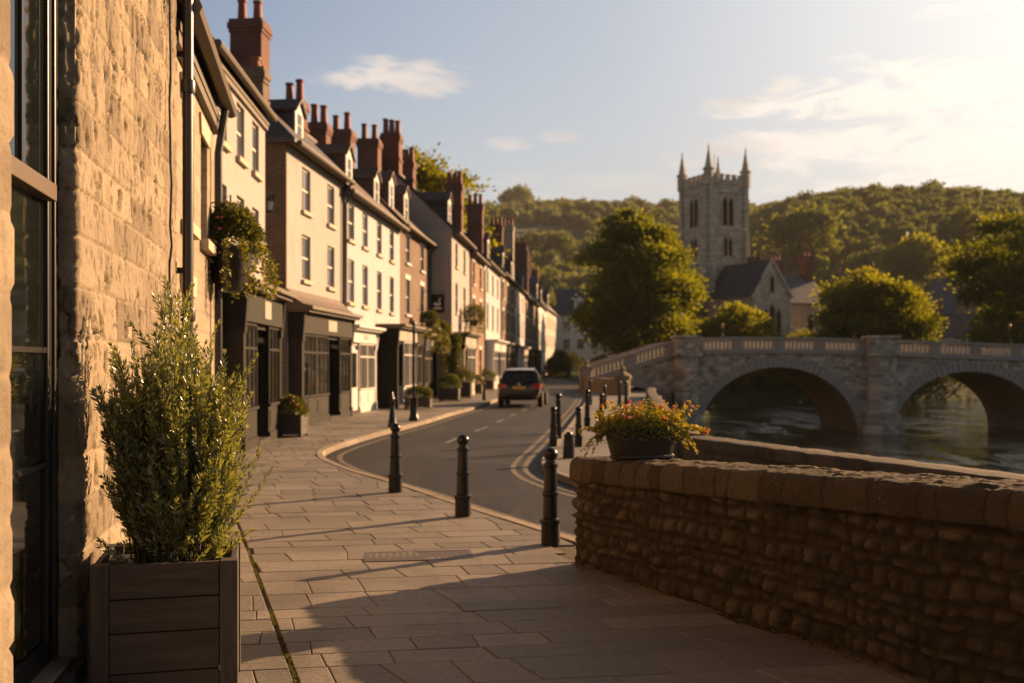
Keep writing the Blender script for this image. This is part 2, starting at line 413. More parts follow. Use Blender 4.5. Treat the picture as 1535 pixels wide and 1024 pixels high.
SUN_AZ, SUN_EL = R(52), R(19.5)
SDIR = Vector((math.sin(SUN_AZ) * math.cos(SUN_EL), math.cos(SUN_AZ) * math.cos(SUN_EL), math.sin(SUN_EL)))
ld = bpy.data.lights.new('sun', 'SUN'); ld.energy = 5.0; ld.angle = R(.5); ld.color = (1.0, .595, .30)
sun = bpy.data.objects.new('sun', ld); COL.objects.link(sun)
sun.rotation_euler = SDIR.to_track_quat('Z', 'Y').to_euler(); sun.location = SDIR * 60

def make_world():
    w = bpy.data.worlds.new('World'); scene.world = w; w.use_nodes = True
    g = G.__new__(G); g.t = w.node_tree; g.t.nodes.clear()
    sky = g('ShaderNodeTexSky', sky_type='NISHITA', sun_disc=False, sun_elevation=SUN_EL, sun_rotation=SUN_AZ, air_density=1.0, dust_density=2.2, ozone_density=1.2).outputs[0]
    d = g('ShaderNodeTexCoord').outputs['Generated']
    q = g('ShaderNodeSeparateXYZ', {0: d})
    az = g.math('ARCTAN2', q.outputs[0], q.outputs[1]); el = g.math('ARCSINE', q.outputs[2])
    uv = g('ShaderNodeCombineXYZ', {0: g.math('MULTIPLY', az, 10.0), 1: g.math('MULTIPLY', el, 34.0), 2: 0.0}).outputs[0]
    n1 = g.noise(uv, 1.5, 10, .66, .7); n2 = g.noise(uv, .42, 6, .6, .3)
    mask = None
    # clouds: azimuth, elevation, half width, half height, edge raggedness, density
    for a0, e0, wa, we, rg, k in ((-.118, .279, .10, .021, 1.5, .95), (-.005, .217, .035, .008, 2.2, .55), (.045, .223, .026, .007, 2.2, .5),
                                  (.37, .247, .19, .036, 2.2, 1.0), (.31, .205, .22, .026, 2.2, .95), (.47, .20, .22, .06, 2.0, .95),
                                  (.13, .178, .20, .016, 2.2, .42), (.02, .165, .16, .010, 2.2, .35), (.36, .165, .20, .014, 2.0, .6), (.45, .315, .08, .008, 2.4, .5)):
        x = g.math('DIVIDE', g.math('SUBTRACT', az, a0), wa); y = g.math('DIVIDE', g.math('SUBTRACT', el, e0), we)
        r2 = g.math('ADD', g.math('MULTIPLY', x, x), g.math('MULTIPLY', y, y))
        v = g.math('ADD', r2, g.math('MULTIPLY', g.math('SUBTRACT', n1, .5), -rg * 2.0))
        mr = g('ShaderNodeMapRange', {'Value': v, 'From Min': .85, 'From Max': -.05, 'To Min': 0.0, 'To Max': k}, interpolation_type='SMOOTHSTEP').outputs[0]
        mask = mr if mask is None else g.math('MAXIMUM', mask, mr)
    # distance from the sun: thin veil of high cloud brightens towards it
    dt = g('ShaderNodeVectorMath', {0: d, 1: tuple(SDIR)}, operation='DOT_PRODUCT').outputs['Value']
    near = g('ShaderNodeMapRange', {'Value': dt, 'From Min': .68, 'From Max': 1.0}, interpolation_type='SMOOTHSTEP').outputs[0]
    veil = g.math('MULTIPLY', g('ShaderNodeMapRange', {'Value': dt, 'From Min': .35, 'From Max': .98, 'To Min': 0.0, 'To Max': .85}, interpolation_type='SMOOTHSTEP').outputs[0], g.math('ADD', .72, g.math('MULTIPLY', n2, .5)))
    shade = g.ramp(g.math('ADD', n2, g.math('MULTIPLY', near, .3)), [(.35, (.62, .60, .60)), (.65, (1, 1, 1))])
    cb = g.mix(near, (7.0, 6.3, 5.7), (9.0, 8.2, 7.2))
    ccol = g.mix(1.0, cb, shade, 'MULTIPLY')
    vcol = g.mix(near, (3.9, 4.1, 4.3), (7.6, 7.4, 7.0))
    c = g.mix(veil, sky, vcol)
    c = g.mix(g.math('MULTIPLY', mask, .95), c, ccol)
    # pale haze low down; the sky darkens overhead and away from the sun
    low = g('ShaderNodeMapRange', {'Value': el, 'From Min': .36, 'From Max': .05, 'To Min': 0.0, 'To Max': .42}, interpolation_type='SMOOTHSTEP').outputs[0]
    c = g.mix(g.math('MULTIPLY', low, g.math('SUBTRACT', 1.0, g.math('MULTIPLY', mask, .8))), c, (4.1, 3.95, 3.8))
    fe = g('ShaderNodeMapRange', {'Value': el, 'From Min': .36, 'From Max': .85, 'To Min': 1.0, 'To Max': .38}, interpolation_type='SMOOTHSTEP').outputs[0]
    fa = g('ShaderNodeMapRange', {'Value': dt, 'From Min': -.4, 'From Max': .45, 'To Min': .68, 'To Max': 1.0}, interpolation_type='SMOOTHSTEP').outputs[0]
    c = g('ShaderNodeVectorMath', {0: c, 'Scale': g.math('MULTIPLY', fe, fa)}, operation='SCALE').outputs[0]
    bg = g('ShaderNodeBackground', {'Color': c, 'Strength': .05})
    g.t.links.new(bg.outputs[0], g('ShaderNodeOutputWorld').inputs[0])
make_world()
vs = scene.view_settings
scene.display_settings.display_device = 'sRGB'
vs.view_transform = 'Standard'; vs.look = 'None'; vs.gamma = 1.0; vs.use_curve_mapping = False; vs.exposure = 1.45
cy = scene.cycles
cy.use_denoising = True
try: cy.denoiser = 'OPENIMAGEDENOISE'
except Exception: pass
cy.max_bounces = 6; cy.diffuse_bounces = 3; cy.glossy_bounces = 3; cy.transmission_bounces = 4; cy.volume_bounces = 0
cy.caustics_reflective = False; cy.caustics_refractive = False; cy.sample_clamp_indirect = 4.0; cy.sample_clamp_direct = 60.0

# hazy evening air over the valley
def haze():
    g = G('evening_haze')
    v = g('ShaderNodeVolumePrincipled', {'Color': (.95, .92, .88, 1), 'Density': .0001, 'Anisotropy': .05}).outputs[0]
    g.t.links.new(v, g('ShaderNodeOutputMaterial').inputs['Volume'])
    m = MB(); m.box(-960, 1360, -140, 2420, -5.6, 172)
    tag(m.build('haze', g.mat), 'warm evening haze lying over the valley', 'haze', kind='stuff')
haze()

# ------------------------------------------------------------------ masonry sheets with real relief
def masonry(T, Z, zb, tbs, r, seed):
    E = np.zeros(T.shape); I = np.zeros(T.shape)
    ci = np.clip(np.searchsorted(zb, Z.ravel(), side='right') - 1, 0, len(zb) - 2).reshape(T.shape)
    for c in range(len(zb) - 1):
        m = ci == c
        if not m.any(): continue
        t = T[m]; z = Z[m]; b = tbs[c]
        k = np.clip(np.searchsorted(b, t, side='right') - 1, 0, len(b) - 2)
        dt = np.minimum(t - b[k], b[k + 1] - t); dz = np.minimum(z - zb[c], zb[c + 1] - z)
        E[m] = sstep(0, r, dt) * sstep(0, r, dz)
        I[m] = _h(np.int64(c * 7 + seed) + 0 * k, k.astype(np.int64) * 13 + 5, seed)
    return E, I

def courses(z0, z1, lo, hi, rs):
    z = [z0]
    while z[-1] < z1: z.append(z[-1] + rs.uniform(lo, hi))
    return np.array(z)
def breaks(t0, t1, lo, hi, rs, first=None):
    t = [t0] + ([first] if first is not None else [])
    while t[-1] < t1: t.append(t[-1] + rs.uniform(lo, hi))
    return np.array(t)

def sheet(name, P, N, H, rnd, mort, mat, parent=None):
    nu, nv = H.shape
    V = (P + N * H[..., None]).reshape(-1, 3)
    i = np.arange((nu - 1) * (nv - 1)); u = i // (nv - 1); v = i % (nv - 1)
    a = u * nv + v
    F = np.stack([a, a + nv, a + nv + 1, a + 1], 1)
    fr = rnd[:-1, :-1].ravel() if rnd is not None else None
    me = np_mesh(name, V, F, mat, fr, mort, smooth=True)
    return put(name, me, parent)

# ------------------------------------------------------------------ plan geometry
def catmull(pts, step):
    P = [Vector((*p, 0)) for p in pts]; out = []
    for i in range(len(P) - 1):
        p0 = P[max(i - 1, 0)]; p1 = P[i]; p2 = P[i + 1]; p3 = P[min(i + 2, len(P) - 1)]
        n = max(1, int((p2 - p1).length / step))
        for k in range(n):
            t = k / n
            out.append(.5 * ((2 * p1) + (p2 - p0) * t + (2 * p0 - 5 * p1 + 4 * p2 - p3) * t * t + (3 * p1 - p0 - 3 * p2 + p3) * t ** 3))
    out.append(P[-1])
    return [(p.x, p.y) for p in out]
def offset(line, d):
    out = []
    for i, p in enumerate(line):
        a = Vector(line[max(i - 1, 0)]); b = Vector(line[min(i + 1, len(line) - 1)])
        t = (b - a).normalized(); out.append((p[0] - t.y * d, p[1] + t.x * d))
    return out

KERB = catmull([(8.5, -6), (5, 1.0), (1.35, 8.0), (.61, 9.43), (-.48, 11.6), (-1.49, 13.7), (-2.2, 15.0), (-2.85, 16.4), (-3.4, 18.0), (-3.56, 19.7), (-3.26, 23.2),
                (-2.55, 28.3), (-2.06, 32.8), (-1.49, 37.3), (-.85, 44), (.1, 56), (1.5, 74), (3.3, 96), (5.4, 122), (7.6, 150), (9.0, 168)], .45)
RKERB = catmull([(9.5, 4.0), (5.2, 9.4), (1.7, 12.7), (.85, 14.3), (.5, 16.0), (.55, 17.8), (.95, 21.4), (1.75, 29), (2.95, 41), (3.9, 52), (4.3, 60), (5.6, 74), (7.4, 96), (9.4, 122), (11.6, 150), (13.0, 168)], .6)
BANK = [(60, -25), (9.6, 1.0), (6.1, 9.0), (3.35, 15.6), (3.9, 22), (5.0, 32), (6.5, 44), (8.6, 57), (9.9, 61), (9.9, 68), (11.5, 74), (15, 88), (20, 99), (30, 110), (48, 116), (75, 121), (140, 130), (330, 150)]

# river, ground, hills -------------------------------------------------------
WZ = -2.6
m = MB(); m.add([(-20, -60, WZ), (420, -60, WZ), (420, 175, WZ), (-20, 175, WZ)], [(0, 1, 2, 3)])
tag(m.build('river_water', M['water'], fix=False), kind='structure')

def hill_h(X, Y):
    rid = np.interp(X, [-900, 20, 70, 110, 130, 165, 200, 250, 290, 420, 900], [26, 31, 44, 68, 80, 87, 89, 86, 80, 84, 100])
    h1 = rid * sstep(165, 565, Y) ** .9
    lid = np.interp(X, [-900, -150, -40, 0, 60, 140, 900], [106, 112, 119, 121, 122, 121, 118])
    h2 = lid * sstep(250, 860, Y) ** .85
    return np.maximum(h1, h2) + 1.6 * np.sin(X * .021) * np.cos(Y * .017) * sstep(200, 400, Y)
def terrain_grid():
    ys = np.concatenate([np.arange(70, 180, 5.0), np.arange(180, 900, 14.0), np.arange(900, 2300, 70.0)])
    xs = np.concatenate([np.arange(-900, -100, 40.0), np.arange(-100, 120, 7.0), np.arange(120, 460, 12.0), np.arange(460, 1300, 60.0)])
    X, Y = np.meshgrid(xs, ys, indexing='ij')
    base = np.where(Y < 150, .4, .4 + (Y - 150) * .004)
    Z = base + hill_h(X, Y)
    bx = np.array([p[0] for p in BANK[10:]]); by = np.array([p[1] for p in BANK[10:]])
    yb = np.interp(X, bx, by, left=60, right=150)
    edge = sstep(-3.0, 4.0, Y - yb)
    Z = np.where(X > 9, Z * edge + (-4.2) * (1 - edge), Z)
    Z = np.where(X <= 9, np.where(Y < 150, -.16, Z), Z)
    Z = Z - .16 * (X > 9)
    P = np.stack([X, Y, Z], -1)
    N = np.zeros_like(P); N[..., 2] = 1
    return tag(sheet('hills', P, N, np.zeros(X.shape), None, None, M['grass']), kind='structure')
terrain_grid()
# town ground up to the river bank, as a solid with the quay face
gp = [(p[0], p[1]) for p in BANK[1:10]]
m = MB(); m.prism([(-900, -60), (9.6, -60)] + gp + [(9.3, 72), (-900, 72)], -4.4, -.14)
tag(m.build('ground', M['earth']), kind='structure')
m = MB(); m.prism([(48, -60), (420, -60), (420, 112), (80, 112), (52, 76), (48, 60)], -4.4, .3)
tag(m.build('ground', M['grass']), kind='structure')

# road, pavements, kerbs --------------------------------------------------------
m = MB(); m.add([(-13, -10, -.1), (9.55, -10, -.1), (5.95, 9, -.1), (3.2, 15.6, -.1), (3.7, 22, -.1), (4.8, 32, -.1), (6.2, 44, -.1), (8.0, 57, -.1), (9, 72, -.1), (16, 172, -.1), (-13, 172, -.1)], [tuple(range(11))])
tag(m.build('road', M['asphalt'], fix=False), kind='structure')

pk = offset(KERB, .13)
m = MB(); m.prism([(x, y) for x, y in pk] + [(-14, 168), (-14, -6)], -.098, -.014)
tag(m.build('pavement_bed', M['joint']), kind='structure')

def clip(poly, p, n):
    out = []
    for i in range(len(poly)):
        a = poly[i]; b = poly[(i + 1) % len(poly)]
        da = (a[0] - p[0]) * n[0] + (a[1] - p[1]) * n[1]; db = (b[0] - p[0]) * n[0] + (b[1] - p[1]) * n[1]
        if da >= 0: out.append(a)
        if (da >= 0) != (db >= 0):
            t = da / (da - db); out.append((a[0] + (b[0] - a[0]) * t, a[1] + (b[1] - a[1]) * t))
    return out
def near_seg(line, c):
    best = None
    for i in range(len(line) - 1):
        a = line[i]; b = line[i + 1]; dx, dy = b[0] - a[0], b[1] - a[1]; L = dx * dx + dy * dy
        t = max(0, min(1, ((c[0] - a[0]) * dx + (c[1] - a[1]) * dy) / L)); px, py = a[0] + dx * t, a[1] + dy * t
        d = (c[0] - px) ** 2 + (c[1] - py) ** 2
        if best is None or d < best[0]: best = (d, (px, py), (-dy / L ** .5, dx / L ** .5))
    return best
COVER = (-.80, 8.55)        # inspection cover, in the paving
MOSS_P, MOSS_D = Vector((-2.62, 9.65)), Vector((-.335, 1.0)).normalized()
MOSS_N = (MOSS_D.y, -MOSS_D.x)
def slabs():
    rs = random.Random(3)
    uc = Vector((.988, .156)); ul = Vector((-.342, .940))
    V, F, RN = [], [], []
    b = -3.0
    def addpoly(poly, base_r):
        # shrink for the joint, chamfer rim, slight tilt
        cx = sum(p[0] for p in poly) / len(poly); cy_ = sum(p[1] for p in poly) / len(poly)
        n = len(poly)
        if n < 3: return
        ar = abs(sum(poly[i][0] * poly[(i + 1) % n][1] - poly[(i + 1) % n][0] * poly[i][1] for i in range(n))) / 2
        if ar < .012: return
        tx, ty, tz = rs.gauss(0, .0016), rs.gauss(0, .0016), rs.gauss(0, .0012)
        def ins(d):
            o = []
            for i in range(n):
                p0 = Vector(poly[i - 1]); p1 = Vector(poly[i]); p2 = Vector(poly[(i + 1) % n])
                e1 = (p1 - p0); e2 = (p2 - p1)
                if e1.length < 1e-5 or e2.length < 1e-5: o.append(tuple(p1)); continue
                e1.normalize(); e2.normalize()
                n1 = Vector((-e1.y, e1.x)); n2 = Vector((-e2.y, e2.x)); nb = n1 + n2
                if nb.length < 1e-4: nb = n1
                nb = nb / max(nb.length_squared, .35) * 2
                o.append(tuple(p1 + nb * d * .5 * 1.0))
            return o
        sg = sum(poly[i][0] * poly[(i + 1) % n][1] - poly[(i + 1) % n][0] * poly[i][1] for i in range(n))
        if sg < 0: poly.reverse()
        b0 = len(V)
        for d, z in ((.004, -.03), (.006, -.004), (.016, .0)):
            for x, y in ins(d): V.append((x, y, z + tz + (x - cx) * tx + (y - cy_) * ty))
        top = tuple(b0 + 2 * n + i for i in range(n)); F.append(top); RN.append(base_r)
        for k in (0, 1):
            for i in range(n):
                F.append((b0 + k * n + i, b0 + k * n + (i + 1) % n, b0 + (k + 1) * n + (i + 1) % n, b0 + (k + 1) * n + i)); RN.append(base_r)
    while b < 78:
        h = rs.choice((.26, .30, .36, .42, .46)) + rs.uniform(-.02, .02) if b < 30 else .6
        o0 = Vector((-1.0, 0)) + ul * b
        a = -16 + rs.uniform(0, .6); sk0 = 0.0
        while a < 22:
            w = rs.uniform(.30, .86) if b < 30 else rs.uniform(.8, 1.3)
            sk_l = sk0; sk = rs.gauss(0, .022); sk0 = sk
            c0 = o0 + uc * a; c1 = o0 + uc * (a + w); d1 = c1 + ul * h; d0 = c0 + ul * h
            cx, cyy = (c0.x + d1.x) / 2, (c0.y + d1.y) / 2
            a += w
            if cyy < -2 or cyy > 74: continue
            lim = -1.21 - .192 * cyy - .5 if cyy < 13.5 else -9.0
            if cx < lim or cx > 9: continue
            d, p, nrm = near_seg(pk, (cx, cyy))
            side = (cx - p[0]) * nrm[0] + (cyy - p[1]) * nrm[1]
            if side < -.75: continue
            if cyy > 6 and cyy < 9 and cx > 1.9 - (cyy - 6) * .55: continue
            poly = [tuple(c0), tuple(c1), tuple(d1 + uc * sk), tuple(d0 + uc * sk_l)]
            if d < 1.2:
                poly = clip(poly, (p[0] + nrm[0] * .012, p[1] + nrm[1] * .012), nrm)
                if len(poly) < 3: continue
            r = rs.random()
            if cyy < 14:
                pr = clip(poly, (MOSS_P.x + MOSS_N[0] * .012, MOSS_P.y + MOSS_N[1] * .012), MOSS_N)
                pl = clip(poly, (MOSS_P.x - MOSS_N[0] * .012, MOSS_P.y - MOSS_N[1] * .012), (-MOSS_N[0], -MOSS_N[1]))
                for q in (pr, pl):
                    if len(q) > 2: addpoly(q, r if q is pr else rs.random())
            else:
                addpoly(poly, r)
        b += h
    me = bpy.data.meshes.new('pavement'); me.from_pydata(V, [], F); me.materials.append(M['paving'])
    at = me.attributes.new('rnd', 'FLOAT', 'FACE'); at.data.foreach_set('value', np.array(RN, dtype=np.float32))
    tag(put('pavement', me), kind='structure')
slabs()
m = MB(); m.prism([(x, y) for x, y in offset(RKERB, -.13)] + [(18, 168), (12.2, 88), (8.9, 60), (8.2, 57), (6.2, 44), (4.7, 32), (3.6, 22), (3.05, 15.6), (5.8, 9), (9.4, 4)], -.13, .0)
ro = m.build('pavement', M['paving'])
at = ro.data.attributes.new('rnd', 'FLOAT', 'FACE'); at.data.foreach_set('value', np.full(len(ro.data.polygons), .45, dtype=np.float32))
tag(ro, kind='structure')
def kerb(line, side, name):
    V, F, RN, rs = [], [], [], random.Random(5)
    i = 0
    while i < len(line) - 2:
        j = min(i + 2, len(line) - 1)
        a = Vector(line[i]); c = Vector(line[j]); t = (c - a).normalized(); n = Vector((-t.y, t.x)) * side
        a = a + t * .008; c = c - t * .008
        dz = rs.gauss(0, .003); r = rs.random(); b0 = len(V)
        mid = Vector(line[i + 1])
        for p in (a, mid, c):
            for off, z in ((.0, -.13), (.0, -.016), (.02, .004), (.125, .004), (.128, -.02)):
                q = p + n * off; V.append((q.x, q.y, z + dz))
        for k in (0, 1):
            for s in range(4):
                F.append((b0 + k * 5 + s, b0 + k * 5 + s + 1, b0 + k * 5 + 6 + s, b0 + k * 5 + 5 + s)); RN.append(r)
        F.append((b0, b0 + 1, b0 + 2, b0 + 3, b0 + 4)); F.append((b0 + 14, b0 + 13, b0 + 12, b0 + 11, b0 + 10)); RN += [r, r]
        i = j
    me = bpy.data.meshes.new(name); me.from_pydata(V, [], F); me.materials.append(M['kerb'])
    at = me.attributes.new('rnd', 'FLOAT', 'FACE'); at.data.foreach_set('value', np.array(RN, dtype=np.float32))
    tag(put(name, me), kind='structure')
kerb(KERB, 1, 'kerb'); kerb(RKERB, -1, 'kerb')
def strip(line, d0, d1, z, mat, name, dash=None):
    A = offset(line, d0); B = offset(line, d1); m = MB()
    for i in range(len(line) - 1):
        if dash and (i // dash) % 2: continue
        m.add([(*A[i], z), (*A[i + 1], z), (*B[i + 1], z), (*B[i], z)], [(0, 1, 2, 3)])
    tag(m.build(name, mat, fix=False), kind='structure')
near = [p for p in KERB if p[1] > 8 and p[1] < 130]; nearR = [p for p in RKERB if p[1] > 11 and p[1] < 60]
strip(near, -.24, -.34, -.096, M['yline'], 'road_marking')
strip(nearR, .22, .31, -.096, M['yline'], 'road_marking'); strip(nearR, .42, .51, -.096, M['yline'], 'road_marking')
strip([p for p in KERB if 22 < p[1] < 60], -1.9, -2.0, -.096, M['wline'], 'road_marking', 4)

# cast cover let into the paving
m = MB(); m.box(-.42, .42, -.17, .17, -.02, .0005)
for i in range(14): m.box(-.40 + i * .058, -.40 + i * .058 + .03, -.15, .15, .0005, .0018)
for x in (-.46, .42): m.box(x, x + .04, -.21, .21, -.02, .003)
for y in (-.21, .17): m.box(-.42, .42, y, y + .04, -.02, .003)
o = m.build('inspection_cover', M['cover'], None, (COVER[0], COVER[1], .001), R(8))
tag(o, 'rectangular ribbed inspection cover let into the stone paving', 'manhole cover')
# ------------------------------------------------------------------ leaves
def unit(a): return a / np.maximum(np.linalg.norm(a, axis=1, keepdims=True), 1e-9)
def leaf_arrays(P, D, L, W, rng, fold=.25, nrm=None):
    n = len(P); D = unit(D)
    r = rng.normal(size=(n, 3)) if nrm is None else nrm + rng.normal(size=(n, 3)) * .5
    S = unit(np.cross(D, r)); U = np.cross(S, D)
    L = np.broadcast_to(np.asarray(L, float), (n,))[:, None]; W = np.broadcast_to(np.asarray(W, float), (n,))[:, None]
    tip = P + D * L + U * (-.12 * L); mid = P + D * L * .48 - U * W * fold
    a = P + D * L * .45 + S * W; b = P + D * L * .45 - S * W
    V = np.stack([P, a, tip, b, mid], 1).reshape(-1, 3)
    i = np.arange(n)[:, None] * 5
    F = np.concatenate([i + np.array([[0, 1, 2, 4]]), i + np.array([[0, 4, 2, 3]])], 0)
    return V, F
def card_arrays(P, D, L, W, rng):
    n = len(P); D = unit(D); S = unit(np.cross(D, rng.normal(size=(n, 3))))
    L = np.broadcast_to(np.asarray(L, float), (n,))[:, None]; W = np.broadcast_to(np.asarray(W, float), (n,))[:, None]
    V = np.stack([P, P + D * L * .5 + S * W, P + D * L, P + D * L * .5 - S * W], 1).reshape(-1, 3)
    return V, np.arange(4 * n).reshape(n, 4)

def lump(d, s):
    """cheap lumpy function on directions"""
    return (np.sin(d[:, 0] * 5.1 + s) * np.sin(d[:, 1] * 4.3 + 1.7 * s) + np.sin(d[:, 2] * 6.2 + 2.1 * s) * np.sin(d[:, 0] * 3.7 - s)) * .5

def crown(nc, per, H, Rr, prof, cs, leaf, rng, seed, low=0.0):
    """leaf clumps gathered on separate boughs inside a crown whose outline is prof(t)"""
    px = [p[0] for p in prof]; py = [p[1] for p in prof]
    nl = 72
    t = rng.random(nl * 6); w = np.interp(t, px, py)
    t = t[rng.random(len(t)) < (w / w.max()) ** 1.4][:nl]; nl = len(t)
    ang = np.arange(nl) * 2.39996 + rng.random(nl) * .9
    rad = np.interp(t, px, py) * Rr * (.34 + .58 * rng.random(nl) ** .6)
    L = np.stack([np.cos(ang) * rad, np.sin(ang) * rad, low + H * (.06 + .86 * t)], 1)
    lr = Rr * (.19 + .15 * rng.random(nl)) * np.clip(np.interp(t, px, py) + .25, .4, 1)
    core = rng.random(nc) < .10
    k = rng.integers(0, nl, nc)
    d = unit(rng.normal(size=(nc, 3))); d[:, 2] = np.where(d[:, 2] < -.25, -d[:, 2], d[:, 2])
    C = L[k] + d * (lr[k] * (.55 + .45 * rng.random(nc)))[:, None] * np.array([1.15, 1.15, .72])
    tc = rng.random(nc); ri = np.interp(tc, px, py) * Rr * .45 * rng.random(nc); ac = rng.random(nc) * 2 * PI
    C = np.where(core[:, None], np.stack([np.cos(ac) * ri, np.sin(ac) * ri, low + H * (.05 + .8 * tc)], 1), C)
    tone = np.clip(rng.random(nl)[k] * .6 + rng.random(nc) * .4, 0, 1)
    sz = cs * (.45 + .7 * rng.random(nc))
    off = rng.normal(size=(nc, per, 3)) * sz[:, None, None] * np.array([1, 1, .5])
    out = unit(C - np.array([0, 0, low + H * .3]))
    P = (C[:, None, :] + off).reshape(-1, 3)
    P[:, 2] -= (np.linalg.norm(off[..., :2], axis=2) * .25).reshape(-1)
    D = (off + out[:, None, :] * cs * .8).reshape(-1, 3) + rng.normal(size=(nc * per, 3)) * cs * .5
    rn = np.clip(np.repeat(tone, per) * .6 + rng.random(nc * per) * .4, 0, 1)
    V, F = card_arrays(P, D, leaf * (.7 + .6 * rng.random(nc * per)), leaf * .34, rng)
    return V, F, rn, L

OVAL = [(0, .35), (.12, .72), (.3, .98), (.45, 1), (.65, .82), (.82, .55), (.93, .28), (1, .06)]
ROUND = [(0, .55), (.15, .85), (.4, 1), (.65, .92), (.85, .6), (1, .12)]
def tree(name, label, x, y, z0, H, Rr, seed, prof=OVAL, mat='lf_tree', nc=420, per=70, leaf=.34, cs=.75, tr=.32, stem=.14, group=None, cat='tree'):
    rng = np.random.default_rng(seed)
    o = thing(name, label, cat, (x, y, z0), 0, group)
    ch = H * (1 - stem)
    V, F, rn, C = crown(nc, per, ch, Rr, prof, cs, leaf, rng, seed, H * stem)
    put('crown', np_mesh('crown', V, F, M[mat], rn), o)
    m = MB(); rs = random.Random(seed)
    top = Vector((rs.uniform(-.3, .3), rs.uniform(-.3, .3), H * .82))
    path = [Vector((0, 0, -.3))] + [Vector((rs.gauss(0, .12) * k, rs.gauss(0, .12) * k, H * k * .82)) for k in (.08, .25, .45, .7)] + [top]
    m.tube(path, [tr * 1.35, tr, tr * .82, tr * .62, tr * .36, .04], 9)
    for i in range(0, len(C), max(1, len(C) // 30)):
        c = Vector(C[i]); t = max(.1, min(.75, (c.z / H) * .62)); s = Vector((0, 0, H * t))
        mid = s.lerp(c, .5) + Vector((0, 0, -.06 * (c - s).length))
        m.tube([s, mid, c], [tr * .34, tr * .2, .025], 5)
    m.build('trunk', M['bark'], o, smooth=True)
    return o

def bush_mesh(name, mat, rx, ry, rz, n, leaf, seed, zc=None, flat=.25):
    rng = np.random.default_rng(seed)
    d = unit(rng.normal(size=(n, 3)))
    d[:, 2] = np.where(d[:, 2] < -flat, -d[:, 2], d[:, 2])
    rad = (.55 + .45 * rng.random(n) ** .5) * (1 + .16 * lump(d, seed))
    P = d * rad[:, None] * np.array([rx, ry, rz]); P[:, 2] += rz * flat if zc is None else zc
    D = d + rng.normal(size=(n, 3)) * .6
    V, F = leaf_arrays(P, D, leaf * (.7 + .6 * rng.random(n)), leaf * .24, rng)
    rn = np.tile(np.clip(rng.random(n), 0, 1), 2)
    return np_mesh(name, V, F, M[mat], rn)

# ------------------------------------------------------------------ left-hand stone house beside the camera
WU = Vector((-.1886, .9821, 0)); WN = Vector((.9821, .1886, 0))      # along the wall, out of the wall
def wp(Y, out=0.0, z=0.0):
    p = Vector((-1.21 - .192 * Y, Y, z)) + WN * out
    return p

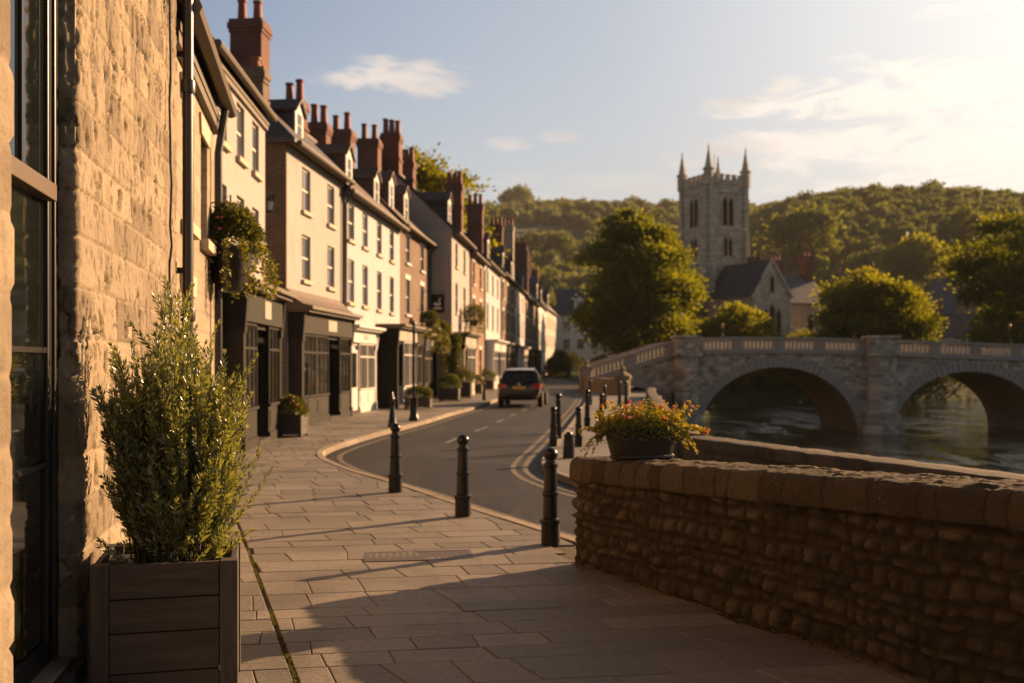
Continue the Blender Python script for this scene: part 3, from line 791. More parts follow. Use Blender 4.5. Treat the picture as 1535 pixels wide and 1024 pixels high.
def stone_front():
    ang = math.atan2(WU.y, WU.x)
    org = wp(-2.0)
    lx = lambda Y: (Y + 2.0) / WU.y
    H = 6.6; L = lx(8.2); D = 6.5
    x0, x1, z0, z1 = lx(3.83), lx(4.9), .22, 4.15
    h = thing('stone_house', 'pale golden rough stone house nearest the viewer with a black framed sash window', 'house', org, ang)
    m = MB()
    xs = [0, x0, x1, L]; zs = [-.1, z0, z1, H]
    for i in range(3):
        for k in range(3):
            if i == 1 and k == 1: continue
            m.add([(xs[i], 0, zs[k]), (xs[i + 1], 0, zs[k]), (xs[i + 1], 0, zs[k + 1]), (xs[i], 0, zs[k + 1])], [(0, 1, 2, 3)])
    d = .13
    m.add([(x0, 0, z0), (x0, d, z0), (x0, d, z1), (x0, 0, z1)], [(0, 1, 2, 3)])
    m.add([(x1, 0, z0), (x1, 0, z1), (x1, d, z1), (x1, d, z0)], [(0, 1, 2, 3)])
    m.add([(x0, 0, z1), (x1, 0, z1), (x1, d, z1), (x0, d, z1)], [(0, 3, 2, 1)])
    m.add([(x0, 0, z0), (x1, 0, z0), (x1, d, z0), (x0, d, z0)], [(0, 1, 2, 3)])
    m.add([(0, 0, -.1), (0, D, -.1), (0, D, H), (0, D / 2, H + 2.6), (0, 0, H)], [(0, 1, 2, 3, 4)])
    m.add([(L, 0, -.1), (L, D, -.1), (L, D, H), (L, D / 2, H + 2.6), (L, 0, H)], [(4, 3, 2, 1, 0)])
    m.add([(0, D, -.1), (L, D, -.1), (L, D, H), (0, D, H)], [(3, 2, 1, 0)])
    m.build('wall', M['cottage'], h, fix=False)
    m = MB()
    for s in (0, 1):
        y0, y1 = (-.3, D / 2) if s == 0 else (D / 2, D + .3)
        za, zb = (H - .25, H + 2.65) if s == 0 else (H + 2.65, H - .25)
        m.extr([(-.1, y0, za), (L + .12, y0, za), (L + .12, y1, zb), (-.1, y1, zb)], (0, 0, .12))
    m.build('roof', M['slate'], h)
    # rock-faced ashlar as real relief: reveal, arris and wall in one sheet (house-local coordinates)
    rs = random.Random(21)
    def facing(name, t, xa, seed, reveal):
        z = np.arange(-.05, 5.2, .0115)
        T, Z = np.meshgrid(t, z, indexing='ij')
        zb = courses(-.05, 5.4, .20, .31, rs)
        tbs = [breaks(-1.0 if reveal else -2.0, 4.2, .3, .75, rs, (.3 if i % 2 else .55) + rs.uniform(-.06, .08)) for i in range(len(zb))]
        Tw = T + (fbm(T * 6, Z * 6, 3, seed) - .5) * .02; Zw = Z + (fbm(T * 4, Z * 9, 3, seed + 9) - .5) * .02
        E, I = masonry(Tw, Zw, zb, tbs, .016, seed)
        big = fbm(T * 5.5, Z * 5, 4, seed + 3); fine = fbm(T * 22, Z * 20, 4, seed + 5)
        pit = sstep(.62, .68, fbm(T * 12, Z * 6.5, 3, seed + 7)); pit2 = sstep(.63, .71, fbm(T * 30, Z * 14, 3, seed + 8))
        Hh = .012 + E * (.011 + .008 * (I - .4)) + (big - .5) * .018 * E + (fine - .5) * .010 - pit * .036 * E - pit2 * .014
        P = np.zeros(T.shape + (3,)); N = np.zeros_like(P)
        w = sstep(-.012, .012, T)
        P[..., 0] = xa + np.where(T > 0, T, 0); P[..., 1] = np.where(T < 0, -T, 0); P[..., 2] = Z
        N[..., 0] = -(1 - w); N[..., 1] = -w
        nl = np.linalg.norm(N, axis=2, keepdims=True); N = N / nl
        mort = np.clip(1 - E * 1.3, 0, 1) * .9
        sheet(name, P, N, Hh, I, mort, M['ashlar'], h)
    facing('rough_facing', np.concatenate([np.arange(-.125, 0, .0125), np.arange(0, lx(8.2) - x1, .0115)]), x1, 31, True)
    # jamb on the near side of the window
    z = np.arange(-.05, 5.2, .03); t = np.arange(0, 1.6, .03)
    T, Z = np.meshgrid(t, z, indexing='ij')
    zb = courses(-.05, 5.4, .22, .32, rs); tbs = [breaks(-.5, 2.4, .3, .7, rs) for _ in zb]
    E, I = masonry(T, Z, zb, tbs, .035, 5)
    Hh = .006 + E * .018 * (I + .3) + (fbm(T * 14, Z * 12, 4, 2) - .5) * .026 * sstep(0, .05, 1.57 - T)
    P = np.stack([x0 - 1.58 + T, 0 * T, Z], -1); N = np.zeros_like(P); N[..., 1] = -1
    sheet('near_facing', P, N, Hh, I, np.clip(1 - E * 1.3, 0, 1), M['ashlar'], h)
    # sash window
    wm = MB(); yb = d - .004
    def fr(a, b, c, e, ya, yc): wm.box(a, b, ya, yc, c, e)
    fr(x1 - .085, x1 - .001, z0, z1, .07, yb); fr(x0 + .001, x0 + .085, z0, z1, .07, yb)
    fr(x1 - .15, x1 - .087, z0, z1, .085, .125); fr(x0 + .087, x0 + .15, z0, z1, .085, .125)
    fr(x0 + .152, x1 - .152, z1 - .12, z1 - .002, .085, .126); fr(x0 + .152, x1 - .152, z0 + .001, z0 + .11, .085, .126)
    w = wm.build('window', M['black'], h, bevel=.006)
    rm = MB(); rm.box(x0 + .152, x1 - .152, .045, .122, 2.42, 2.50); rm.build('sash_rail', M['sunlit_rail'], w, bevel=.004)
    for zz in (1.16, 1.70):
        bm_ = MB(); bm_.box(x0 + .153, x1 - .153, .088, .118, zz, zz + .025); bm_.build('glazing_bar', M['black'], w)
    bm_ = MB()
    bm_.box((x0 + x1) / 2 - .012, (x0 + x1) / 2 + .012, .09, .119, 2.512, z1 - .122)
    bm_.build('glazing_bar', M['black'], w)
    gm = MB(); gm.box(x0 + .14, x1 - .14, .105, .112, z0 + .1, z1 - .1); gm.build('pane', M['darkglass'], w)
    sm = MB(); sm.box(x0 + .002, x1 - .002, -.06, .125, z0 - .11, z0 - .012); sm.build('sill', M['parapet2'], w, bevel=.012)
    return h
stone_front()
# threshold stones on the pavement
m = MB(); m.box(-.30, .30, -.14, .14, 0, .135)
tag(m.build('doorstep', M['parapet2'], None, wp(4.25, .20, .002), math.atan2(WU.y, WU.x), bevel=.02), 'worn grey stone block lying under the black sash window', 'step')
m = MB(); m.box(-.125, .125, -.12, .12, 0, .125)
tag(m.build('stone_block', M['parapet2'], None, (-1.80, 4.50, .004), R(8), bevel=.03), 'small round-edged stone block against the front of the wooden planter', 'stone block')

# downpipe and cable on the stone wall
o = thing('downpipe', 'thick dark downpipe on the pale stone wall above the shrub', 'downpipe', wp(8.28, .10))
m = MB(); m.tube([(0, 0, 0), (0, 0, 5.6)], .045, 14)
for z in (.02, 2.0, 3.9): m.lathe([(.058, z), (.062, z + .02), (.062, z + .09), (.058, z + .11)], 14)
m.build('pipe', M['pipe'], o, smooth=True)
for z in (.9, 2.4, 4.2):
    b = MB(); b.box(-.085, .03, -.02, .02, z, z + .05); b.build('bracket', M['pipe'], o)
m = MB(); rs = random.Random(4)
m.tube([wp(7.62 + rs.uniform(-.012, .012), .055 + rs.uniform(-.008, .012), z * .16) for z in range(0, 33)], .009, 6)
tag(m.build('cable', M['black']), 'thin black cable clipped down the stone wall beside the downpipe', 'cable')

# ------------------------------------------------------------------ wooden planter and shrub
PX, PY, PRZ = -1.725, 5.03, R(14)
def planter():
    o = thing('wooden_planter', 'big dark weathered board planter box against the stone wall', 'planter', (PX, PY, 0), PRZ)
    W, D, H = .335, .31, .70
    for sx in (-1, 1):
        for sy in (-1, 1):
            m = MB(); m.box(-.042, .042, -.042, .042, 0, H); m.build('post', M['woodv'], o, (sx * (W - .042), sy * (D - .042), 0), bevel=.004)
    z = .03; rs = random.Random(2)
    for hgt in (.15, .185, .155, .16):
        for sy in (-1, 1):
            m = MB(); m.box(-(W - .087), W - .087, -.014, .014, 0, hgt); m.build('board', M['wood'], o, (0, sy * (D - .022), z), bevel=.003)
        for sx in (-1, 1):
            m = MB(); m.box(-(D - .087), D - .087, -.014, .014, 0, hgt); m.build('board', M['wood'], o, (sx * (W - .022), 0, z), PI / 2, bevel=.003)
        z += hgt + .006
    m = MB(); m.box(-W + .04, W - .04, -D + .04, D - .04, .25, .655); m.build('soil', M['soil'], o)
planter()
def shrub():
    rng = np.random.default_rng(77); rs = random.Random(77)
    o = thing('shrub', 'tall feathery narrow-leaved shrub growing in the wooden planter', 'shrub', (PX + .02, PY, .655), PRZ)
    o.scale = (.88, .88, 1.0)
    st = MB(); P, D, Ls, RN = [], [], [], []
    def shoot(p, d, L, n, bend, rad, tone, l0):
        pts = [p.copy()]; d = d.normalized(); k = max(4, int(L / .05))
        for i in range(k):
            d = (d + Vector((rs.gauss(0, .045), rs.gauss(0, .045), bend))).normalized()
            pts.append(pts[-1] + d * (L / k))
        st.tube(pts, [max(.0011, rad * (1 - i / (k + 1))) for i in range(len(pts))], 5)
        return pts
    def foliate(pts, dens, tone, l0, start=.12):
        seg = [(pts[i + 1] - pts[i]).length for i in range(len(pts) - 1)]; tot = sum(seg); s = start * tot; ang = rs.random() * 6.28
        while s < tot:
            acc = 0
            for i, q in enumerate(seg):
                if acc + q >= s: break
                acc += q
            f = (s - acc) / seg[i]; c = pts[i].lerp(pts[i + 1], f); ax = (pts[i + 1] - pts[i]).normalized()
            side = ax.orthogonal().normalized(); b = ax.cross(side)
            taper = 1 - .45 * (s / tot) ** 2
            for kk in range(2):
                a = ang + kk * PI; w = side * math.cos(a) + b * math.sin(a)
                P.append(c); D.append(ax * rs.uniform(.75, 1.35) + w * rs.uniform(.55, 1.0)); Ls.append(l0 * taper * rs.uniform(.7, 1.2)); RN.append(min(1, max(0, tone + rs.uniform(-.3, .3))))
            ang += 1.57 + rs.uniform(-.4, .4); s += dens * rs.uniform(.7, 1.3)
        for kk in range(5):
            P.append(pts[-1]); D.append((pts[-1] - pts[-2]).normalized() + Vector((rs.gauss(0, .3), rs.gauss(0, .3), rs.gauss(0, .2)))); Ls.append(l0 * .7); RN.append(min(1, tone + .3))
    for i in range(105):
        a = rs.random() * 6.28; rr = .22 * math.sqrt(rs.random())
        p = Vector((rr * math.cos(a) * 1.2, rr * math.sin(a), 0)); lean = rs.random() ** .8
        L = rs.uniform(.80, 1.42) * (1.08 - .38 * (rr / .22) ** 2) * (1.02 - .25 * lean)
        d = Vector((math.cos(a) * lean * .15, math.sin(a) * lean * .15, 1)); tone = rs.uniform(.25, .75)
        pts = shoot(p, d, L, 0, .012, .0055, tone, .05); foliate(pts, .0155, tone, .060, .16)
        for j in range(rs.randint(5, 9)):
            k = rs.randint(2, len(pts) - 3) if len(pts) > 6 else 2
            ax = (pts[k + 1] - pts[k]).normalized(); a2 = a + rs.gauss(0, 1.3)
            d2 = ax * .8 + Vector((math.cos(a2), math.sin(a2), rs.uniform(-.1, .5))) * rs.uniform(.35, .85)
            q = shoot(pts[k], d2, rs.uniform(.10, .25), 0, .08, .0028, tone, .045); foliate(q, .0145, tone, .055, .06)
    for i in range(70):       # side growth filling the skirt
        a = rs.random() * 6.28; p = Vector((.22 * math.cos(a) * rs.random(), .20 * math.sin(a) * rs.random(), rs.uniform(.0, .25)))
        q = shoot(p, Vector((math.cos(a) * .75, math.sin(a) * .6, rs.uniform(.5, 1.2))), rs.uniform(.28, .55), 0, .05, .0032, .55, .05); foliate(q, .0145, rs.uniform(.3, .7), .056, .15)
    for i in range(40):       # low growth spilling near the soil
        a = rs.random() * 6.28; p = Vector((rs.uniform(-.24, .27), rs.uniform(-.22, .2), 0))
        q = shoot(p, Vector((math.cos(a) * .9, math.sin(a) * .8, .8)), rs.uniform(.10, .24), 0, -.03, .002, .6, .05); foliate(q, .013, .6, .05, .1)
    P = np.array([tuple(p) for p in P]); D = np.array([tuple(d) for d in D]); Ls = np.array(Ls)
    # keep the foliage clear of the wall behind it
    ca, sa = math.cos(PRZ), math.sin(PRZ); wx = PX + P[:, 0] * ca - P[:, 1] * sa; wy = PY + P[:, 0] * sa + P[:, 1] * ca
    keep = (wx - (-1.21 - .192 * wy)) * .98 > .07
    P, D, Ls = P[keep], D[keep], Ls[keep]; RN = np.array(RN)[keep]
    V, F = leaf_arrays(P, D, Ls, Ls * .105 + .0014, rng, .35)
    st.build('stem', M['bark'], o, smooth=True, fix=False)
    put('foliage', np_mesh('foliage', V, F, M['lf_shrub'], np.tile(RN, 2)), o)
shrub()

# ------------------------------------------------------------------ low stone wall at the right
RD = Vector((.4696, -.8829, 0)); RN_ = Vector((-.8829, -.4696, 0)); RP = Vector((.535, 8.23, 0))
def ztop(t): return .868 + .046 * np.minimum(t, 6.5)
def right_wall():
    o = thing('stone_wall', 'thick dark rubble wall with rounded coping stones that carries the flower trough', 'wall', (0, 0, 0))
    rs = random.Random(8)
    t = np.concatenate([np.arange(-.42, 0, .014), np.arange(0, 5.2, .0135), np.arange(5.2, 9.2, .06)])
    s = np.linspace(0, 1, 72)
    T, S = np.meshgrid(t, s, indexing='ij')
    Z = -.04 + S * (ztop(np.maximum(T, 0)) - .17 + .04)
    zb = courses(-.06, 1.4, .055, .125, rs); tbs = [breaks(-.6, 10, .06, .19, rs, .02 + rs.uniform(.08, .2)) for _ in zb]
    Tw = T + (fbm(T * 3.2, Z * 3.2, 3, 4) - .5) * .11; Zw = Z + (fbm(T * 2.6 + 5, Z * 4, 3, 6) - .5) * .10
    E, I = masonry(Tw, Zw, zb, tbs, .042, 12)
    Hh = E * (.022 + .04 * (I - .35)) + (fbm(T * 11, Z * 11, 4, 3) - .5) * .05 + (fbm(T * 30, Z * 30, 4, 5) - .5) * .034
    w = sstep(-.06, .06, T)
    P = np.zeros(T.shape + (3,)); tt = np.maximum(T, 0); back = np.maximum(-T, 0)
    for k in range(3):
        P[..., k] = RP[k] + RD[k] * tt - RN_[k] * back
    P[..., 2] = Z
    N = np.zeros_like(P)
    for k in range(3): N[..., k] = RN_[k] * w + (-RD[k]) * (1 - w)
    N /= np.linalg.norm(N, axis=2, keepdims=True)
    sheet('rubble_face', P, N, Hh, I, np.clip(1 - E * 1.25, 0, 1), M['rubble'], o)
    m = MB()
    b0 = RP - RN_ * .44; e = RD * 9.2
    m.extr([b0 + Vector((0, 0, -.05)), RP - RN_ * .05 + Vector((0, 0, -.05)), RP - RN_ * .05 + Vector((0, 0, .69)), b0 + Vector((0, 0, .69))], e)
    m.build('wall_core', M['rubble'], o)
    # coping: rounded profile swept along the wall
    prof = [(-.04, -.185), (.045, -.185), (.052, -.17), (.054, -.12), (.05, -.06), (.04, -.03), (.02, -.010), (-.015, -.001)] + [(-.015 - .40 * k / 22, .0 + .004 * math.sin(k * .6)) for k in range(1, 22)] + [(-.44, -.004), (-.465, -.02), (-.475, -.06), (-.475, -.185)]
    # densify the front
    dense = []
    for i in range(len(prof) - 1):
        a, b = Vector(prof[i]), Vector(prof[i + 1]); n = max(1, int((b - a).length / .013))
        for k in range(n): dense.append(a.lerp(b, k / n))
    dense.append(Vector(prof[-1]))
    nv = len(dense); cen = Vector((-.21, -.09))
    t = np.concatenate([[-.055, -.055, -.05, -.035], np.arange(-.02, 5.4, .0135), np.arange(5.4, 9.2, .06)])
    scl = np.ones(len(t)); scl[:4] = [0, .6, .93, .985]
    pn = np.array([p.x for p in dense]); pz = np.array([p.y for p in dense])
    nn = np.gradient(pz); nz = -np.gradient(pn); ln = np.hypot(nn, nz) + 1e-9; nn, nz = nn / ln, nz / ln
    nn, nz = -nn, -nz
    if nz[nv // 2] < 0: nn, nz = -nn, -nz
    T = np.repeat(t[:, None], nv, 1); A = np.repeat(np.concatenate([[0], np.cumsum(np.hypot(np.diff(pn), np.diff(pz)))])[None], len(t), 0)
    PN = cen.x + (pn[None] - cen.x) * scl[:, None]; PZ = cen.y + (pz[None] - cen.y) * scl[:, None]
    fb = breaks(-.4, 10, .11, .34, rs); tb2 = breaks(-.4, 10, .07, .18, rs); tb3 = breaks(-.4, 10, .07, .18, rs); tb4 = breaks(-.4, 10, .1, .26, rs)
    Aw = A + (fbm(T * 5, A * 5, 3, 41) - .5) * .05; Tw = T + (fbm(T * 5 + 3, A * 6, 3, 43) - .5) * .05
    az = np.array([-.01, .34, .42, .50, .57, .65, 1.2])
    tb5 = breaks(-.4, 10, .07, .18, rs); tb6 = breaks(-.4, 10, .07, .18, rs)
    E, I = masonry(Tw, Aw, az, [fb, tb2, tb3, tb5, tb6, tb4], .018, 15)
    fade = sstep(-.05, .0, T)
    Hh = E * (.004 + .010 * (I - .4)) + (fbm(T * 8, A * 8, 4, 23) - .5) * .026 + (fbm(T * 30, A * 30, 3, 25) - .5) * .018 - (1 - E) * .003
    Hh = Hh * fade
    P = np.zeros(T.shape + (3,)); N = np.zeros_like(P)
    for k in range(2):
        P[..., k] = RP[k] + RD[k] * T + RN_[k] * PN; N[..., k] = RN_[k] * nn[None]
    P[..., 2] = PZ + ztop(np.maximum(T, 0)); N[..., 2] = nz[None]
    sheet('coping', P, N, Hh, I, np.clip(1 - E * 1.25, 0, 1) * fade, M['coping'], o)
right_wall()

# lower quay parapet behind it, then the long bank wall up to the bridge
def parapet(name, label, line, z_top, th, hgt, seed, mat, zb_=-.15, cap=.14):
    o = thing(name, label, 'wall', (0, 0, 0))
    rs = random.Random(seed)
    L = catmull(line, .12); A = offset(L, th / 2); B = offset(L, -th / 2)
    dist = np.concatenate([[0], np.cumsum([math.dist(L[i], L[i + 1]) for i in range(len(L) - 1)])])
    prof = [(1.0, zb_), (1.0, z_top - cap - .01)], [(1.10, z_top - cap), (1.10, z_top - .03), (1.0, z_top), (0, z_top + .012), (-1.0, z_top), (-1.10, z_top - .03), (-1.10, z_top - cap), (1.10, z_top - cap)]
    LA = np.array(L); NA = (np.array(A) - np.array(B)) / th
    def sweep(nm, pf, sub, amp, sd):
        dn = []
        for i in range(len(pf) - 1):
            n = max(1, int(math.dist((pf[i][0] * th / 2, pf[i][1]), (pf[i + 1][0] * th / 2, pf[i + 1][1])) / sub))
            for k in range(n): dn.append((pf[i][0] + (pf[i + 1][0] - pf[i][0]) * k / n, pf[i][1] + (pf[i + 1][1] - pf[i][1]) * k / n))
        dn.append(pf[-1]); dn = np.array(dn); nv = len(dn)
        T = np.repeat(dist[:, None], nv, 1); S = np.repeat(dn[None, :, 1], len(dist), 0); X = np.repeat(dn[None, :, 0], len(dist), 0)
        zb = courses(zb_ - .05, z_top + .5, .16, .24, rs) if nm != 'coping' else np.array([-9.0, 9.0])
        tbs = [breaks(-.5, dist[-1] + 2, .3, .8, rs) for _ in zb]
        E, I = masonry(T + 0 * S, S, zb, tbs, .05, sd)
        Hh = (E * .015 + (fbm(T * 5, S * 5 + X, 4, sd) - .5) * amp)
        P = np.zeros(T.shape + (3,)); P[..., 0] = LA[:, None, 0] + NA[:, None, 0] * X * th / 2; P[..., 1] = LA[:, None, 1] + NA[:, None, 1] * X * th / 2; P[..., 2] = S
        N = np.zeros_like(P); sx = np.sign(X) * (np.abs(X) > .9)
        N[..., 0] = NA[:, None, 0] * sx; N[..., 1] = NA[:, None, 1] * sx; N[..., 2] = (np.abs(X) <= 1.0) * (S > z_top - .05)
        sheet(nm, P, N, Hh, I, np.clip(1 - E * 1.3, 0, 1), mat, o)
    sweep('wall_face', [(1.0, zb_), (1.0, z_top - cap + .01)], .1, .05, seed)
    sweep('wall_face', [(-1.0, z_top - cap + .01), (-1.0, zb_)], .3, .05, seed + 1)
    sweep('coping', prof[1], .05, .022, seed + 2)
    m = MB()
    for q in (0, -1):
        a, b = A[q], B[q]
        m.add([(*a, zb_), (*b, zb_), (*b, z_top - .005), (*a, z_top - .005)], [(0, 1, 2, 3)])
    m.build('wall_end', mat, o)
    return o
parapet('quay_wall', 'low dark quay wall running behind the thick rubble wall beside the river', [(9.8, -1.5), (6.9, 5.2), (5.1, 9.9), (2.85, 15.5)], .5, .46, .6, 51, M['parapet2'])
parapet('bank_wall', 'grey bank wall curving along the far pavement towards the bridge', [(3.05, 17.2), (3.6, 23), (4.8, 33), (6.0, 43), (7.0, 50)], .42, .36, .6, 61, M['parapet2'])
# ------------------------------------------------------------------ houses
_cache = {}
def cached(key, fn):
    if key not in _cache: _cache[key] = fn()
    return _cache[key]

def window(root, x, z, w, h, trim='trim', sill='stonetrim', d=.10, bars=True, lintel=None):
    def fr():
        m = MB(); t = .055
        m.box(-w / 2, -w / 2 + t, -.03, .03, 0, h); m.box(w / 2 - t, w / 2, -.03, .03, 0, h)
        m.box(-w / 2 + t, w / 2 - t, -.029, .03, h - t, h); m.box(-w / 2 + t, w / 2 - t, -.029, .03, 0, t)
        m.box(-w / 2 + t, w / 2 - t, -.04, .02, h * .5 - .025, h * .5 + .025)
        if bars:
            m.box(-.012, .012, -.02, .015, t, h * .5 - .025); m.box(-.012, .012, -.02, .015, h * .5 + .025, h - t)
        return m.mesh('window', M[trim])
    def pn():
        m = MB(); m.box(-w / 2 + .05, w / 2 - .05, -.006, .006, .05, h - .05); return m.mesh('pane', M['glass'])
    def sl():
        m = MB(); m.box(-w / 2 - .07, w / 2 + .07, -d - .09, -.032, -.10, .002); return m.mesh('sill', M[sill])
    o = put('window', cached(('f', w, h, trim, bars), fr), root, (x, d, z))
    put('pane', cached(('p', w, h), pn), o); put('sill', cached(('s', w, d, sill), sl), o)
    if lintel:
        def lt():
            m = MB(); m.extr([(-w / 2 - .1, -d - .025, h), (w / 2 + .1, -d - .025, h), (w / 2 + .16, -d - .025, h + .2), (-w / 2 - .16, -d - .025, h + .2)], (0, d, 0)); return m.mesh('lintel', M[lintel])
        put('lintel', cached(('l', w, h, d, lintel), lt), o)
    return o

def facade(W, z0, z1, holes, d=.16):
    m = MB()
    xs = sorted({0, W} | {h[0] for h in holes} | {h[1] for h in holes}); zs = sorted({z0, z1} | {h[2] for h in holes} | {h[3] for h in holes})
    for i in range(len(xs) - 1):
        for k in range(len(zs) - 1):
            cx, cz = (xs[i] + xs[i + 1]) / 2, (zs[k] + zs[k + 1]) / 2
            if any(h[0] < cx < h[1] and h[2] < cz < h[3] for h in holes): continue
            m.add([(xs[i], 0, zs[k]), (xs[i + 1], 0, zs[k]), (xs[i + 1], 0, zs[k + 1]), (xs[i], 0, zs[k + 1])], [(0, 1, 2, 3)])
    for a, b, c, e in holes:
        m.add([(a, 0, c), (a, d, c), (a, d, e), (a, 0, e)], [(0, 1, 2, 3)]); m.add([(b, 0, c), (b, 0, e), (b, d, e), (b, d, c)], [(0, 1, 2, 3)])
        m.add([(a, 0, e), (b, 0, e), (b, d, e), (a, d, e)], [(3, 2, 1, 0)]); m.add([(a, 0, c), (b, 0, c), (b, d, c), (a, d, c)], [(0, 1, 2, 3)])
    return m

def chimney(root, x, y, ztop, w, d, n, zb, mat='chim', pot_h=.72):
    m = MB(); run = w; w, d = d, w
    m.box(x - w / 2, x + w / 2, y - d / 2, y + d / 2, zb, ztop - .42)
    zm = zb + (ztop - zb) * .55
    m.box(x - w / 2 - .05, x + w / 2 + .05, y - d / 2 - .05, y + d / 2 + .05, zm, zm + .10)
    for k, (e, a, b) in enumerate(((.035, .42, .30), (.07, .30, .12), (.03, .12, 0))):
        m.box(x - w / 2 - e, x + w / 2 + e, y - d / 2 - e, y + d / 2 + e, ztop - a, ztop - b)
    c = m.build('chimney', M[mat], root)
    for i in range(n):
        p = MB(); py = y + (i - (n - 1) / 2) * run / max(n, 1) * 1.0
        hh = pot_h * (1 + .08 * ((i * 7 + int(x * 10)) % 3 - 1))
        p.lathe([(.15, 0), (.17, .03), (.15, .07), (.125, hh - .12), (.125, hh - .09), (.155, hh - .07), (.155, hh), (.12, hh), (.11, hh - .1)], 12, (x, py, ztop))
        p.build('chimney_pot', M['terra'], c, smooth=True)
    return c

def dormer(root, x, eave, D, rise, w=1.0, h=1.25, y0=.55, mat='slate', trim='trim', z0=None):
    sl = rise / (D / 2); z0 = eave + y0 * sl + .02 if z0 is None else z0
    yb = min(D / 2, y0 + h / sl + .2)
    m = MB(); zt = z0 + h
    m.add([(x - w / 2, y0, z0 - .2), (x + w / 2, y0, z0 - .2), (x + w / 2, y0, zt), (x, y0, zt + w * .38), (x - w / 2, y0, zt)], [(0, 1, 2, 3, 4)])
    for s in (-1, 1):
        m.add([(x + s * w / 2, y0, z0 - .2), (x + s * w / 2, yb, z0 - .2), (x + s * w / 2, yb, zt), (x + s * w / 2, y0, zt)], [(0, 1, 2, 3)])
    o = m.build('dormer', M[mat], root)
    f = MB()
    f.box(x - w / 2 + .02, x + w / 2 - .02, y0 - .05, y0 - .003, z0 - .02, zt - .02)
    f.extr([(x - w / 2 + .02, y0 - .05, zt - .018), (x + w / 2 - .02, y0 - .05, zt - .018), (x, y0 - .05, zt + w * .36)], (0, .046, 0))
    f.build('dormer_front', M[trim], o)
    g = MB(); ww = w * .27
    for s in (-1, 1):
        for k in (0, 1): g.box(x + s * ww * .55 + (-ww * .45 if s > 0 else -ww * .45), x + s * ww * .55 + ww * .45, y0 - .06, y0 - .052, z0 + .1 + k * h * .42, z0 + .1 + k * h * .42 + h * .38)
    g.build('pane', M['glass'], o)
    r = MB()
    for s in (-1, 1):
        r.extr([(x + s * (w / 2 + .12), y0 - .14, zt - .06), (x, y0 - .14, zt + w * .38 + .03), (x, yb + .9, zt + w * .38 + .03), (x + s * (w / 2 + .12), yb + .3, zt - .06)], (0, 0, .07))
    r.build('dormer_roof', M[mat], o)
    return o

